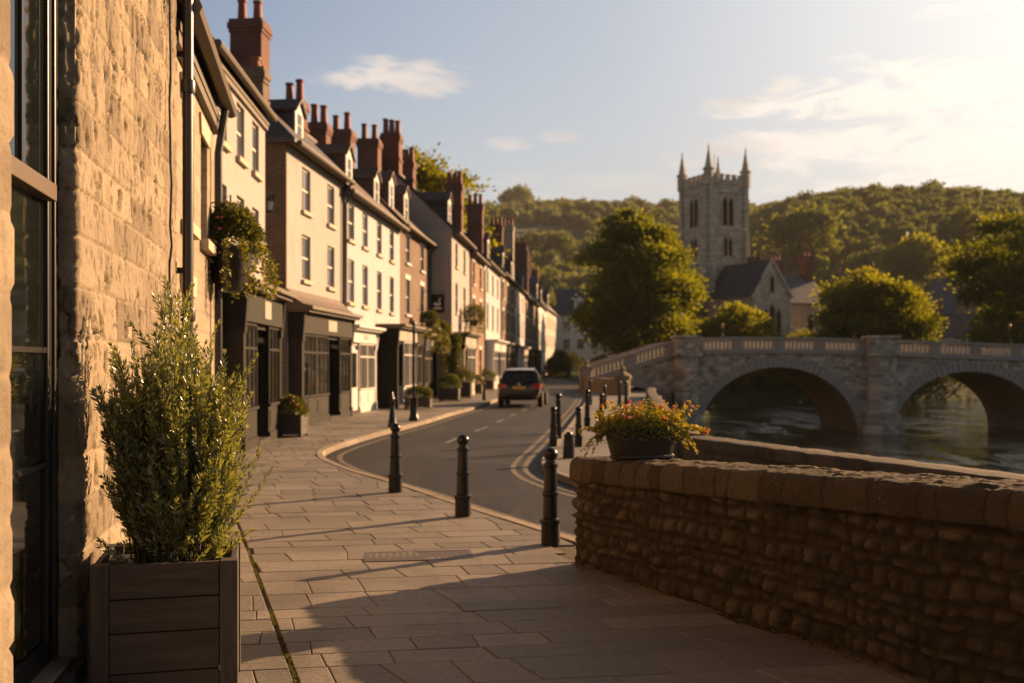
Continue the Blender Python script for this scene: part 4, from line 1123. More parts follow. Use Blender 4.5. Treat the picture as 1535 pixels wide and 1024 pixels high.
def shopfront(root, x0, x1, p=.28, paint='olive', glass='shopglass', sill=.75, ft=2.5, top=3.05, lights=3, doors=(1,), bar='tan', fascia=None, cornice='tan', canopy=0, riser=None, base='charcoal'):
    """timber shopfront standing p in front of the wall"""
    W = x1 - x0; n = lights; pil = .16
    o = MB()
    for i in range(2):
        x = x0 if i == 0 else x1 - pil
        o.box(x, x + pil, -p - .03, -.003, 0, ft - .001)
        o.box(x - .02, x + pil + .02, -p - .06, -.004, 0, .28)
        o.box(x - .02, x + pil + .02, -p - .06, -.004, ft - .22, ft - .002)
    o.box(x0 + pil - .04, x1 - pil + .04, -p + .06, -.008, ft - .10, ft - .006)
    so = o.build('shopfront', M[paint], root)
    cw = (W - 2 * pil) / n
    for i in range(n):
        a = x0 + pil + i * cw; b = a + cw
        if i in doors:
            dm = MB(); y = -.02
            dm.box(a + .06, b - .06, y - .05, y, .02, .85); dm.box(a + .06, a + .16, y - .05, y, .86, 2.1); dm.box(b - .16, b - .06, y - .05, y, .86, 2.1); dm.box(a + .165, b - .165, y - .05, y, 2.0, 2.1)
            d_ = dm.build('shop_door', M['charcoal' if paint in ('olive', 'olived', 'charcoal') else paint], so)
            gm = MB(); gm.box(a + .161, b - .161, y - .03, y - .02, .861, 1.999); gm.build('pane', M['darkglass'], d_)
            sp = MB(); sp.box(a + .01, b - .01, -p - .05, -.004, 0, .10); sp.build('doorstep', M['parapet2'], so)
            continue
        rm = MB(); rm.box(a + .002, b - .002, -p, -.006, .20, sill); rm.box(a + .003, b - .003, -p - .035, -.006, 0, .198); rm.box(a + .0025, b - .0025, -p - .05, -.006, sill + .001, sill + .05)
        rm.box(a + .12, b - .12, -p - .015, -p + .01, .3, sill - .1)
        rm.build('stall_riser', M[riser or paint], so)
        f = MB(); t = .05; z0, z1 = sill + .052, ft - .003
        f.box(a + .003, a + t, -p - .01, -p + .05, z0, z1); f.box(b - t, b - .003, -p - .01, -p + .05, z0, z1)
        f.box(a + t, b - t, -p - .012, -p + .05, z1 - .06, z1); f.box(a + t, b - t, -p - .02, -p + .05, z0 + (z1 - z0) * .68, z0 + (z1 - z0) * .68 + .05)
        if bar != 'none':
            nb = max(1, int(cw / .55))
            for k in range(1, nb + 1):
                xx = a + (b - a) * k / (nb + 1); f.box(xx - .015, xx + .015, -p - .008, -p + .03, z0, z1 - .06)
        fw = f.build('shop_window', M[bar if bar != 'none' else paint], so)
        g = MB(); g.box(a + .04, b - .04, -p + .012, -p + .024, z0 + .002, z1 - .02); g.build('pane', M[glass], fw)
        for s, xx in ((0, a + .002), (1, b - .012)):
            if (i == 0 and s == 0) or (i == n - 1 and s == 1): continue
        for s in (0, 1):
            if (s == 0 and (i - 1) in doors) or (s == 1 and (i + 1) in doors):
                g2 = MB(); xx = a + .02 if s == 0 else b - .03
                g2.box(xx, xx + .01, -p + .055, -.01, z0, z1); g2.build('pane', M[glass], fw)
    fa = MB(); fa.box(x0 - .03, x1 + .03, -p - .07, -.004, ft, top); f_ = fa.build('fascia', M[fascia or paint], so)
    pn = MB(); pn.box(x0 + W * .45, x0 + W * .62, -p - .085, -p - .072, ft + .12, top - .12); pn.build('sign_panel', M['signw'], f_)
    c = MB()
    c.box(x0 - .10, x1 + .10, -p - .26, -.005, top + .002, top + .07); c.box(x0 - .14, x1 + .14, -p - .36, -.005, top + .072, top + .16)
    c.build('cornice', M[cornice], so)
    if canopy:
        r = MB(); k = 6; prof = []
        for i in range(k + 1):
            t = i / k; prof.append((-p - .34 * (1 - t) ** 1.0 - .0 + (p + .30) * t ** .7 * .98, top + .165 + canopy * t ** 1.7))
        poly = [(x0 - .12, y, z) for y, z in prof] + [(x0 - .12, -.006, top + .165)]
        r.extr(poly, (W + .24, 0, 0)); r.build('canopy', M['tile'], so)
    for e in (x0 - .06, x1 - .06):
        cb = MB(); cb.extr([(e, -.004, top - .001), (e, -p - .12, top - .001), (e, -p - .10, top - .28), (e, -p - .07, ft - .12), (e, -.004, ft - .12)], (.12, 0, 0)); cb.build('corbel', M['charcoal' if paint != 'trim' else 'trim'], so)
    return so

def house(name, label, org, ang, W, D, eave, rise, wm, rm, cols, floors, ww=.9, trim='trim', sill='stonetrim', lintel=None, hip=False, gable=True, shops=(), ground=None, dormers=(), chims=(), cornice='tan', pipe=None, group='terraced houses along the street', backwall=True, cat='house', zb=-.12, bars=True, ov=.30):
    h = thing(name, label, cat, (org[0], org[1], 0), ang, group)
    holes = []; wins = []
    for (z, hh) in floors:
        for x in cols: holes.append((x - ww / 2, x + ww / 2, z, z + hh)); wins.append((x, z, ww, hh))
    for (x, z, w_, hh) in (ground or ()): holes.append((x - w_ / 2, x + w_ / 2, z, z + hh)); wins.append((x, z, w_, hh))
    m = facade(W, zb, eave, holes)
    dr = D / 2
    if hip: m.add([(0, 0, zb), (0, D, zb), (0, D, eave), (0, 0, eave)], [(0, 1, 2, 3)])
    else: m.add([(0, 0, zb), (0, D, zb), (0, D, eave), (0, dr, eave + rise), (0, 0, eave)], [(0, 1, 2, 3, 4)])
    m.add([(W, 0, zb), (W, D, zb), (W, D, eave), (W, dr, eave + rise), (W, 0, eave)], [(4, 3, 2, 1, 0)])
    m.add([(0, D, zb), (W, D, zb), (W, D, eave), (0, D, eave)], [(3, 2, 1, 0)])
    m.build('wall', M[wm], h, fix=False)
    for w in wins: window(h, *w, trim=trim, sill=sill, lintel=lintel, bars=bars)
    # roof
    r = MB(); sl = rise / dr; ze = eave - ov * sl + .10; zr = eave + rise + .10; t = .10
    hx = dr * .8 if hip else 0
    fa = [(-.06 - (.24 if hip else 0), -ov, ze), (W + .06, -ov, ze), (W + .06, dr, zr), (hx - .06, dr, zr)]
    ba = [(-.06 - (.24 if hip else 0), D + ov, ze), (W + .06, D + ov, ze), (W + .06, dr, zr), (hx - .06, dr, zr)]
    r.extr(fa, (0, 0, t)); r.extr(ba, (0, 0, t))
    if hip: r.extr([(-.30, -ov, ze), (hx - .06, dr, zr), (-.30, D + ov, ze)], (0, 0, t))
    r.box(hx - .06, W + .06, dr - .09, dr + .09, zr + .06, zr + .16)
    r.build('roof', M[rm], h)
    # eaves: cornice and gutter
    c = MB()
    c.box(.0, W, -.07, -.002, eave - .27, eave - .17); c.box(.0, W, -min(.18, ov * .6), -.002, eave - .168, eave - .08)
    c.build('eaves_cornice', M[cornice], h)
    gt = MB(); gt.tube([(-.05, -ov - .05, ze + .02), (W + .05, -ov - .05, ze + .02)], .075, 8); gt.build('gutter', M['tan' if cornice == 'tan' else 'pipe'], h, smooth=True)
    if pipe is not None:
        p = MB(); p.tube([(pipe, -ov - .02, ze - .02), (pipe, -.08, eave - .55), (pipe, -.08, 3.3 if shops else .1)], .045, 8); p.build('downpipe', M['pipe'], h, smooth=True)
    for s in shops: shopfront(h, **s)
    for d in dormers:
        d = dict(d); dormer(h, d.pop('x'), eave, D, rise, mat=d.pop('mat', rm), **d)
    for c in chims: chimney(h, *c)
    return h

UROW = math.atan2(1, .082)
def row(Y, X0=-7.98): return (X0 + .082 * Y, Y)
k_ = math.hypot(1, .082)
EX = -6.9

# stone cottage next door to the near house
WANG = math.atan2(WU.y, WU.x)
c0 = wp(8.33)
lx = lambda Y: (Y - 8.33) / WU.y
house('stone_cottage', 'golden stone cottage with a flower basket on its front, beyond the thick downpipe', (c0.x - .05, c0.y), WANG, lx(11.75), 6.2, 4.62, 2.3, 'cottage', 'slate',
      [1.0, 2.45], [(2.95, 1.1)], .6, cornice='tan', pipe=3.15, ground=[(1.1, .9, .8, 1.4)], group=None, lintel='stonetrim', ov=.14)
# house A: two bays, white, shop below
aA = math.atan2(1, -.055)
house('rendered_house', 'narrow cream house with a grey-green shopfront, standing just past the stone cottage', (-5.315, 17.3), aA, 5.3, 6.5, 7.2, 2.2, 'cream', 'slate', [1.2, 2.75, 4.25], [(3.75, 1.25), (5.75, 1.1)], .72,
      shops=[dict(x0=1.2, x1=5.2, p=.36, lights=3, doors=(1,), paint='olive', bar='olived', cornice='tan', ft=2.45, top=3.05)], pipe=None,
      ov=.16)
# house B: cream brick with brick flank
x, y = row(25.9)
B = house('rendered_house', 'tall cream house with a bare brick side wall and a tiled shop canopy', (x, y), UROW, 5.68 * k_, 5.6, 7.55, 2.7, 'cream', 'slate', [1.75, 4.35], [(3.95, 1.25), (5.85, 1.2)], .82, hip=True,
      shops=[dict(x0=.12, x1=5.5, p=.34, lights=4, doors=(2,), paint='olive', bar='olived', cornice='tan', canopy=.95, ft=2.45, top=3.0)], pipe=5.62,
      dormers=[dict(x=2.6, w=.8, h=.78, y0=.5)], chims=[(5.15, 2.8, 12.35, 1.0, .8, 2, 8.6), (1.35, 1.3, 9.75, .55, .4, 1, 7.6, 'brickd', .3)])
m = MB(); m.box(-.06, -.003, .0, 5.6, -.12, 7.5); m.build('flank_wall', M['brickd'], B)
m = MB(); m.tube([(-.12, .9, .0), (-.12, .9, 7.2)], .05, 8); m.build('downpipe', M['pipe'], B, smooth=True)
# wall lantern on the flank
o = thing('wall_lantern', 'small glazed lantern on a bracket high on the brick side wall', 'lantern', (x - .35, y - .42, 5.55))
m = MB(); m.box(-.02, .02, .0, .38, .42, .45); m.tube([(0, 0, .43), (0, 0, .34)], .012, 6); m.lathe([(.02, .36), (.13, .27), (.14, .25), (.12, .25)], 4); m.lathe([(.07, -.02), (.085, 0), (.08, .02)], 4); m.build('lantern_frame', M['iron'], o)
m = MB(); m.lathe([(.075, .021), (.115, .249)], 4); m.build('pane', M['glass'], o)
# house C: white, four bays
x, y = row(31.62)
house('rendered_house', 'broad white house, four windows wide, with a projecting bay shop', (x, y), UROW, 9.36 * k_, 5.6, 7.3, 2.7, 'white', 'tile', [1.15, 3.15, 5.45, 7.75], [(3.65, 1.42), (5.7, 1.18)], .85,
      shops=[dict(x0=.5, x1=4.3, p=.12, lights=3, doors=(0,), paint='trim', bar='trim', fascia='trim', cornice='trim', ft=2.35, top=2.75, riser='trim'),
             dict(x0=5.0, x1=9.0, p=.75, lights=3, doors=(0,), paint='charcoal', bar='trim', fascia='signw', cornice='tan', ft=2.5, top=2.95, riser='trim')], pipe=.12,
      dormers=[dict(x=2.9, w=.9, h=1.0, y0=.55), dict(x=7.3, w=.9, h=1.0, y0=.55)], chims=[(4.1, 2.8, 11.1, .75, .7, 2, 8.8), (7.3, 2.8, 11.05, .75, .7, 2, 8.8)])
x, y = row(41.0)
house('brick_house', 'brown brick house with white sash windows above a dark shopfront', (x, y), UROW, 7.5 * k_, 5.6, 7.5, 2.7, 'brick', 'tile', [1.7, 5.3], [(3.75, 1.5), (5.95, 1.15)], .95, sill='trim', lintel='trim',
      shops=[dict(x0=.2, x1=3.6, p=.3, lights=3, doors=(1,), paint='olived', bar='tan', cornice='tan'), dict(x0=3.9, x1=7.3, p=.34, lights=3, doors=(2,), paint='charcoal', bar='tan', cornice='tan', ft=2.35, top=2.85)], pipe=7.2,
      dormers=[dict(x=1.0, w=1.0, h=1.2, y0=.6), dict(x=4.3, w=1.0, h=1.2, y0=.6)], chims=[(1.4, 2.8, 11.6, .98, .8, 2, 8.8), (6.7, 2.8, 12.4, 1.0, .8, 2, 8.8)])
x, y = row(48.5, EX)
E_ = house('rendered_house', 'cream house standing forward of the row with a grey side wall and creeper', (x, y), UROW, 6.9 * k_, 6.2, 8.2, 3.0, 'cream', 'slate', [1.6, 4.7], [(4.2, 1.5), (6.5, 1.2)], .85,
      shops=[dict(x0=.6, x1=5.6, p=.5, lights=3, doors=(0,), paint='stonetrim', bar='trim', fascia='signw', cornice='tan', riser='stonetrim')], pipe=6.75,
      dormers=[dict(x=3.0, w=1.05, h=1.25, y0=.6)], chims=[(.6, 3.1, 13.0, .9, .8, 3, 10.0), (4.4, 3.1, 12.4, .9, .8, 3, 10.0)])
m = MB(); m.box(-.05, -.003, .0, 6.2, -.12, 8.1); m.build('flank_wall', M['grey_r'], E_)
x, y = row(55.45, EX)
house('brick_house', 'orange brick house of two bays between two cream and white fronts', (x, y), UROW, 7.3 * k_, 5.8, 8.0, 2.8, 'brick2', 'slate', [1.8, 5.3], [(3.9, 1.5), (6.2, 1.3)], 1.0, sill='trim', lintel='trim', ground=[(1.6, .8, 1.3, 1.7), (5.2, .8, 1.3, 1.7)], pipe=7.1,
      chims=[(3.2, 1.3, 12.2, .95, .8, 3, 9.0)])
x, y = row(62.8, EX)
house('rendered_house', 'white house with a white shopfront right behind the parked car', (x, y), UROW, 10.9 * k_, 5.8, 8.3, 2.8, 'white', 'slate', [2.0, 5.4, 8.8], [(4.0, 1.6), (6.4, 1.3)], 1.05,
      shops=[dict(x0=1.2, x1=9.8, p=.45, lights=5, doors=(2,), paint='trim', bar='trim', fascia='trim', cornice='trim', riser='trim')], pipe=10.7,
      dormers=[dict(x=7.8, w=1.2, h=1.5, y0=.6)], chims=[(7.0, 1.4, 12.8, 1.1, .8, 3, 9.2)])
x, y = row(73.9, EX)
house('brick_house', 'brown brick house with a dark shop, fourth roof back from the creeper', (x, y), UROW, 12.0 * k_, 5.8, 8.6, 2.8, 'brick', 'slate', [2.0, 6.0, 10.0], [(4.1, 1.6), (6.6, 1.3)], 1.1, sill='trim', lintel='trim',
      shops=[dict(x0=1.2, x1=10.8, p=.4, lights=5, doors=(2,), paint='charcoal', bar='tan', cornice='tan')], pipe=11.8, dormers=[dict(x=8.5, w=1.3, h=1.6, y0=.6)], chims=[(11.0, 1.4, 13.4, 1.1, .9, 3, 9.5)])
x, y = row(86.0, EX)
house('rendered_house', 'pale plastered house with a white ground floor between two dark brick fronts', (x, y), UROW, 13.4 * k_, 5.8, 8.7, 2.9, 'white', 'slate', [2.2, 6.5, 10.8], [(4.2, 1.6), (6.7, 1.3)], 1.15,
      shops=[dict(x0=1.6, x1=11.8, p=.4, lights=5, doors=(2,), paint='trim', bar='trim', fascia='signw', cornice='trim', riser='trim')], dormers=[dict(x=5.0, w=1.4, h=1.6, y0=.6)], chims=[(8.0, 1.4, 14.6, 1.5, 1.0, 4, 9.5, 'grey_r')])
x, y = row(99.5, EX)
house('brick_house', 'dark brick house far along the terrace with a black shopfront', (x, y), UROW, 12.2 * k_, 6, 8.6, 3.0, 'brickd', 'slate', [2.0, 6.0, 10.0], [(4.2, 1.6), (6.5, 1.3)], 1.1, sill='trim',
      shops=[dict(x0=1.0, x1=11, p=.4, lights=5, doors=(2,), paint='charcoal', bar='tan', cornice='tan')], dormers=[dict(x=6, w=1.5, h=1.6, y0=.6)], chims=[(11.2, 1.4, 15.0, 1.6, 1.0, 4, 9.5)])
x, y = row(111.8, EX)
house('brick_house', 'dark brick house next to the blue-white gabled fronts at the far end', (x, y), UROW, 12.4 * k_, 6, 8.8, 3.0, 'brick', 'slate', [2.2, 6.2, 10.2], [(4.2, 1.6), (6.6, 1.3)], 1.1, sill='trim',
      shops=[dict(x0=1.0, x1=11, p=.4, lights=5, doors=(2,), paint='olived', bar='tan', cornice='tan')], chims=[(3.0, 1.4, 14.6, 1.5, 1.0, 4, 9.5)])
x, y = row(124.4, EX)
house('rendered_house', 'blue-white house with white dormers near the far end of the terrace', (x, y), UROW, 20 * k_, 6.5, 9.4, 3.4, 'white2', 'slateb', [2.5, 7.0, 12.5, 17.0], [(1.0, 1.6), (4.2, 1.7), (6.8, 1.5)], 1.3, dormers=[dict(x=4, w=2.2, h=2.0, y0=.4), dict(x=14, w=2.2, h=2.0, y0=.4)], chims=[(18.6, 3.0, 16.2, 1.6, 1.0, 4, 10.5)])
x, y = row(144.6, EX)
house('rendered_house', 'warm cream house closing the terrace before the end of the street', (x, y), UROW - .03, 22 * k_, 6.5, 9.8, 3.4, 'pinkish', 'slate', [3, 8, 13, 18], [(1.0, 1.6), (4.2, 1.7), (7.0, 1.5)], 1.3, dormers=[dict(x=9, w=2.0, h=2.0, y0=.4)], chims=[(12.0, 3.0, 16.4, 1.6, 1.0, 4, 10.5)])
house('rendered_house', 'white house facing down the street at its far end', (7.6, 172), R(-4), 8.2, 8, 10.2, 4.4, 'white2', 'slateb', [1.8, 4.2, 6.6], [(.9, 1.7), (4.2, 1.7), (7.2, 1.5)], 1.2, dormers=[dict(x=4.0, w=1.8, h=1.8, y0=.6)], group='houses closing the far end of the street', chims=[(7.2, 4.0, 16.5, 1.2, 1.0, 3, 11.0)])
house('rendered_house', 'low white house partly hidden by the big tree at the street end', (16.0, 171), R(-6), 10.5, 8, 7.4, 3.6, 'white2', 'slate', [2.0, 5.2, 8.4], [(.9, 1.7), (4.2, 1.7)], 1.2, group='houses closing the far end of the street')

# ------------------------------------------------------------------ bridge
def bridge():
    BY0, BY1 = 61.0, 68.5
    o = thing('stone_bridge', 'old grey stone arched bridge with balustrades crossing the river', 'bridge', (22, BY0, WZ))
    ox, oy, oz = 22, BY0, WZ
    def zp(X): return np.interp(X, [2, 4.6, 7.2, 9.8, 12, 18, 30, 50, 60], [1.2, 1.45, 2.25, 3.05, 3.30, 3.28, 2.88, 2.2, 1.9])     # top of the parapet
    arches = [(16.35, 4.85, 1.42), (28.05, 4.7, 1.15), (39.2, 4.6, .8)]
    def zbot(X):
        for c, a, zc in arches:
            if abs(X - c) < a:
                return -2.75 + (zc + 2.75) * math.sqrt(max(0, 1 - ((X - c) / a) ** 2))
        if abs(X - 7.0) < 2.3: return -.9 + 1.15 * math.sqrt(max(0, 1 - ((X - 7.0) / 2.3) ** 2))
        return -4.3 if X > 8.5 else -.9 if X > 4.8 else -.4
    xs = sorted(set([round(v, 3) for v in np.arange(4.6, 52, .4)] + [round(c + a * math.cos(PI * k / 40), 4) for c, a, z in arches for k in range(41)] + [round(7 + 2.3 * math.cos(PI * k / 16), 4) for k in range(17)] + [round(c + s * (a + .003), 4) for c, a, z in arches for s in (-1, 1)]))
    par = .92
    m = MB(); s2 = MB(); L = []
    for i in range(len(xs) - 1):
        a, b = xs[i], xs[i + 1]; e = 1e-4
        za, zb = zbot(a + e), zbot(b - e); ta, tb = zp(a) - par, zp(b) - par
        A = [(a, 0, za), (b, 0, zb), (b, 0, tb), (a, 0, ta)]; Bk = [(x, BY1 - BY0, z) for x, y, z in A]
        sh = lambda P: [(x - ox, y, z - oz) for x, y, z in P]
        m.add(sh(A), [(0, 1, 2, 3)]); m.add(sh(Bk), [(3, 2, 1, 0)])
        m.add(sh([A[3], A[2], Bk[2], Bk[3]]), [(0, 1, 2, 3)])
        s2.add(sh([A[0], A[1], Bk[1], Bk[0]]), [(3, 2, 1, 0)])
    m.build('spandrel_wall', M['sandstone'], o, fix=False)
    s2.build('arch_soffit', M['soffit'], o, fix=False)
    for c, a, zc in arches + [(7.0, 2.3, .25)]:
        r = MB(); base = -2.75 if a > 3 else -.9; ht = zc - base; n = 44 if a > 3 else 20; th = .62 if a > 3 else .35
        for k in range(n):
            t0 = PI * k / n + .006; t1 = PI * (k + 1) / n - .006
            if a > 3 and (k < 1 or k > n - 2): continue
            pr = .045 + .012 * ((k * 7) % 3)
            P = []
            for t, rr in ((t0, 0), (t1, 0), (t1, th), (t0, th)):
                P.append((c - math.cos(t) * (a + rr) - ox, -pr, base + math.sin(t) * (ht + rr) - oz))
            r.extr(P, (0, pr + .25, 0))
        r.build('arch_ring', M['ring'], o)
    # piers with pointed cutwaters rising to parapet refuges
    for X, w in ((10.6, 1.45), (22.5, 1.75), (33.6, 1.8), (44.6, 1.8)):
        p = MB(); zt = zp(X) - par
        def pier(w2, d2, z0, z1): p.prism([(X - w2 / 2 - ox, .0), (X - w2 / 2 - ox, -d2 * .55), (X - w2 * .22 - ox, -d2), (X + w2 * .22 - ox, -d2), (X + w2 / 2 - ox, -d2 * .55), (X + w2 / 2 - ox, .0)], z0 - oz, z1 - oz)
        pier(w + .75, 1.5, -4.3, -1.9); pier(w + .45, 1.28, -1.899, -1.4); pier(w, 1.0, -1.399, zt - .12)
        p.build('pier', M['sandstone'], o, bevel=.05)
        q = MB()
        def blk(w2, d2, z0, z1): q.box(X - w2 / 2 - ox, X + w2 / 2 - ox, -d2, .42, z0 - oz, z1 - oz)
        blk(w + .2, 1.08, zt - .118, zt + .06); blk(w - .05, .92, zt + .061, zt + par + .05); blk(w + .22, 1.06, zt + par + .051, zt + par + .2)
        q.box(X - w * .3 - ox, X + w * .3 - ox, -.95, -.9, zt + .25 - oz, zt + .75 - oz)
        q.build('pier_refuge', M['sandstone'], o, bevel=.03)
    # string course, dies, rails, balusters
    bs = MB()
    edges = [4.6, 7.3, 9.75, 11.45, 13.9, 16.4, 18.9, 21.5, 23.5, 26, 28.5, 31, 32.6, 34.6, 37, 39.4, 41.8, 43.6, 45.6, 48, 51]
    for i in range(len(edges) - 1):
        a, b = edges[i], edges[i + 1]
        if (9.7 < a < 9.8) or (21.4 < a < 21.6) or (32.5 < a < 32.7) or (43.5 < a < 43.7): continue
        rl = MB(); st = MB(); za, zb = zp(a) - par, zp(b) - par
        def slab(mb, y0, y1, h0, h1):
            P = [(a - ox, y0, za + h0 - oz), (b - ox, y0, zb + h0 - oz), (b - ox, y0, zb + h1 - oz), (a - ox, y0, za + h1 - oz)]
            mb.extr(P, (0, y1 - y0, 0))
        slab(st, -.20, .45, -.10, .10); slab(rl, -.06, .36, .102, .2); slab(rl, -.12, .40, par - .15, par)
        n = max(4, int((b - a) / .29)); bays = MB()
        for k in range(n):
            x = a + .28 + (b - a - .5) * (k + .5) / n; z = za + (zb - za) * (x - a) / (b - a)
            bays.lathe([(.07, .2), (.07, .25), (.045, .28), (.085, .38), (.06, .52), (.045, .62), (.075, .72), (.075, par - .148)], 6, (x - ox, .15, z - oz))
        bays.build('balustrade', M['ring'], o, smooth=True)
        for x in (a,) if i + 1 < len(edges) - 1 and edges[i + 1] not in (9.75, 21.5, 32.6, 43.6) else (a, b):
            z = zp(x) - par; rl.box(x - .24 - ox, x + .24 - ox, -.03, .34, z + .201 - oz, z + par - .149 - oz)
        rl.build('parapet', M['ring'], o); st.build('string_course', M['ring'], o)
    bk = MB()
    for i in range(len(edges) - 1):
        a, b = edges[i], edges[i + 1]; P = [(a - ox, 7.1, zp(a) - par - oz), (b - ox, 7.1, zp(b) - par - oz), (b - ox, 7.1, zp(b) - oz), (a - ox, 7.1, zp(a) - oz)]
        bk.extr(P, (0, .42, 0))
    bk.build('parapet', M['ring'], o)
    return o
bridge()
def lamp_post(x, y, z, h, label, r=.05):
    o = thing('lamp_post', label, 'lamp post', (x, y, z), 0, 'lamp posts on the bridge')
    m = MB(); m.lathe([(r * 2, 0), (r * 2, .12), (r * 1.2, .2), (r, .3), (r * .8, h - .3), (r * 1.3, h - .26), (r, h - .2)], 10); m.build('post', M['iron'], o, smooth=True)
    m = MB(); m.lathe([(.05, h - .2), (.075, h), (.02, h + .08), (.02, h + .16)], 8); m.build('lantern', M['mustard'], o, smooth=True)
lamp_post(12.95, 61.2, 3.27, .75, 'short lamp post on the bridge parapet near its left refuge', .035)
lamp_post(30.6, 61.2, 2.86, 1.15, 'taller lamp post on the bridge parapet, the taller of the two', .035)

# bridge approach: wing wall and end pier on the street side
o = thing('wing_wall', 'tan stone wing wall with a round end pier where the bridge meets the street', 'wall', (0, 0, 0))
m = MB(); L = catmull([(4.65, 61.3), (4.7, 58), (5.1, 54.5), (5.7, 52)], .5)
A = offset(L, .2); Bq = offset(L, -.2)
for i in range(len(L) - 1):
    m.extr([(*A[i], -.1), (*A[i + 1], -.1), (*Bq[i + 1], -.1), (*Bq[i], -.1)], (0, 0, .95))
m.build('wall', M['honey'], o)
for px, py, h in ((4.6, 61.6, 1.5), (5.75, 51.8, 1.15)):
    m = MB(); m.lathe([(.40, -.1), (.40, h - .3), (.47, h - .28), (.47, h - .12), (.33, h - .05), (.1, h + .1), (.16, h + .22), (.0, h + .4)], 16, (px, py, 0)); m.build('end_pier', M['honey'], o, smooth=True)

# ------------------------------------------------------------------ church
def church():
    o = thing('church', 'grey stone church with a tall pinnacled square tower on the far bank', 'church', (25.9, 128, .2), R(25))
    # local frame: tower centre at origin, nave runs along +x
    w = 5.9; H = 24.0
    hw = w / 2
    def lancet(mb, cx, z, ww, hh, y, n=6):
        P = [(cx - ww / 2, y, z), (cx + ww / 2, y, z), (cx + ww / 2, y, z + hh - ww * .9)]
        for k in range(1, n): t = k / n; P.append((cx + ww / 2 - ww / 2 * t ** .8 * 1.0, y, z + hh - ww * .9 + ww * .9 * math.sin(t * PI / 2)))
        P.append((cx, y, z + hh))
        for k in range(n - 1, 0, -1): t = k / n; P.append((cx - ww / 2 + ww / 2 * t ** .8, y, z + hh - ww * .9 + ww * .9 * math.sin(t * PI / 2)))
        P.append((cx - ww / 2, y, z + hh - ww * .9))
        return P
    t = MB(); t.box(-hw, hw, -hw, hw, -2, H)
    for z in (9.0, 13.9, 18.3, 22.9): t.box(-hw - .14, hw + .14, -hw - .14, hw + .14, z, z + .3)
    tw = t.build('tower', M['church'], o)
    b = MB()
    for sx in (-1, 1):
        for sy in (-1, 1):
            for k, (zz, ex) in enumerate(((9.0, 1.0), (13.9, .75), (18.3, .5), (H, .32))):
                z0 = (-2, 9.31, 14.21, 18.61)[k]
                b.box(sx * hw - .55 if sx > 0 else -hw - ex, hw + ex if sx > 0 else -hw + .55, (hw - .55) if sy > 0 else -hw - .02, hw + .02 if sy > 0 else -hw + .55, z0, zz - .01 * (k < 3))
                b.box((hw - .54) if sx > 0 else -hw - .021, hw + .021 if sx > 0 else -hw + .54, hw - .55 if sy > 0 else -hw - ex, hw + ex if sy > 0 else -hw + .55, z0, zz - .012)
    b.build('buttress', M['church'], o)
    # belfry and lower lancets on the four faces
    for f in range(4):
        Mx = Matrix.Rotation(f * PI / 2, 4, 'Z')
        for (z, hh, ww, gap) in ((18.8, 3.5, .62, .46), (15.0, 2.3, .46, .36), (10.4, 2.3, .4, .0)):
            s = MB(); s.M = Mx
            outer = lancet(s, 0, z - .25, (ww + gap) * 2 + .2 if gap else ww + .5, hh + .9, -hw - .09); s.extr(outer, (0, .09, 0))
            fr_ = s.build('window', M['churchw'] if z < 19 else M['church'], o)
            g = MB(); g.M = Mx
            for c in ((-gap, gap) if gap else (0,)):
                g.extr(lancet(g, c, z, ww, hh, -hw - .12), (0, .028, 0))
            g.build('louvre', M['charcoal'], fr_)
    p = MB(); z = H
    for f in range(4):
        p.M = Matrix.Rotation(f * PI / 2, 4, 'Z')
        p.box(-hw - .1, hw + .1, -hw - .14, -hw + .25, z + .001, z + .55)
        for k in range(5):
            x = -hw + 1.0 + k * (w - 2) / 4; p.box(x - .25, x + .25, -hw - .138, -hw + .248, z + .551, z + 1.15); p.box(x - .29, x + .29, -hw - .19, -hw + .29, z + 1.151, z + 1.25)
    p.build('battlement', M['church'], o)
    for sx in (-1, 1):
        for sy in (-1, 1):
            q = MB(); x, y = sx * (hw - .1), sy * (hw - .1)
            q.lathe([(.62, H - .2), (.62, H + 1.6), (.74, H + 1.7), (.74, H + 1.9), (.50, H + 1.95), (.06, H + 4.4), (.16, H + 4.5), (.05, H + 4.6), (.02, H + 5.0)], 8, (x, y, 0))
            q.build('pinnacle', M['church'], o)
    q = MB(); q.tube([(.3, .2, H), (.3, .2, H + 4.4)], .05, 6); q.build('flagpole', M['tan'], o)
    # nave and transept to the right
    def gabled(nm, x0, x1, y0, y1, ev, rg, along, wm, rm):
        a = MB(); bq = MB()
        if along == 'x':
            c = (y0 + y1) / 2
            for x in (x0, x1): a.add([(x, y0, -2), (x, y1, -2), (x, y1, ev), (x, c, rg), (x, y0, ev)], [(0, 1, 2, 3, 4)])
            for y in (y0, y1): a.add([(x0, y, -2), (x1, y, -2), (x1, y, ev), (x0, y, ev)], [(0, 1, 2, 3)])
            for y, s in ((y0 - .25, -1), (y1 + .25, 1)): bq.extr([(x0 - .15, y, ev - .2), (x1 + .15, y, ev - .2), (x1 + .15, c, rg + .12), (x0 - .15, c, rg + .12)], (0, 0, .16))
        else:
            c = (x0 + x1) / 2
            for y in (y0, y1): a.add([(x0, y, -2), (x1, y, -2), (x1, y, ev), (c, y, rg), (x0, y, ev)], [(0, 1, 2, 3, 4)])
            for x in (x0, x1): a.add([(x, y0, -2), (x, y1, -2), (x, y1, ev), (x, y0, ev)], [(0, 1, 2, 3)])
            for x in (x0 - .25, x1 + .25): bq.extr([(x, y0 - .15, ev - .2), (x, y1 + .15, ev - .2), (c, y1 + .15, rg + .12), (c, y0 - .15, rg + .12)], (0, 0, .16))
        a.build(nm, M[wm], o); bq.build('roof', M[rm], o)
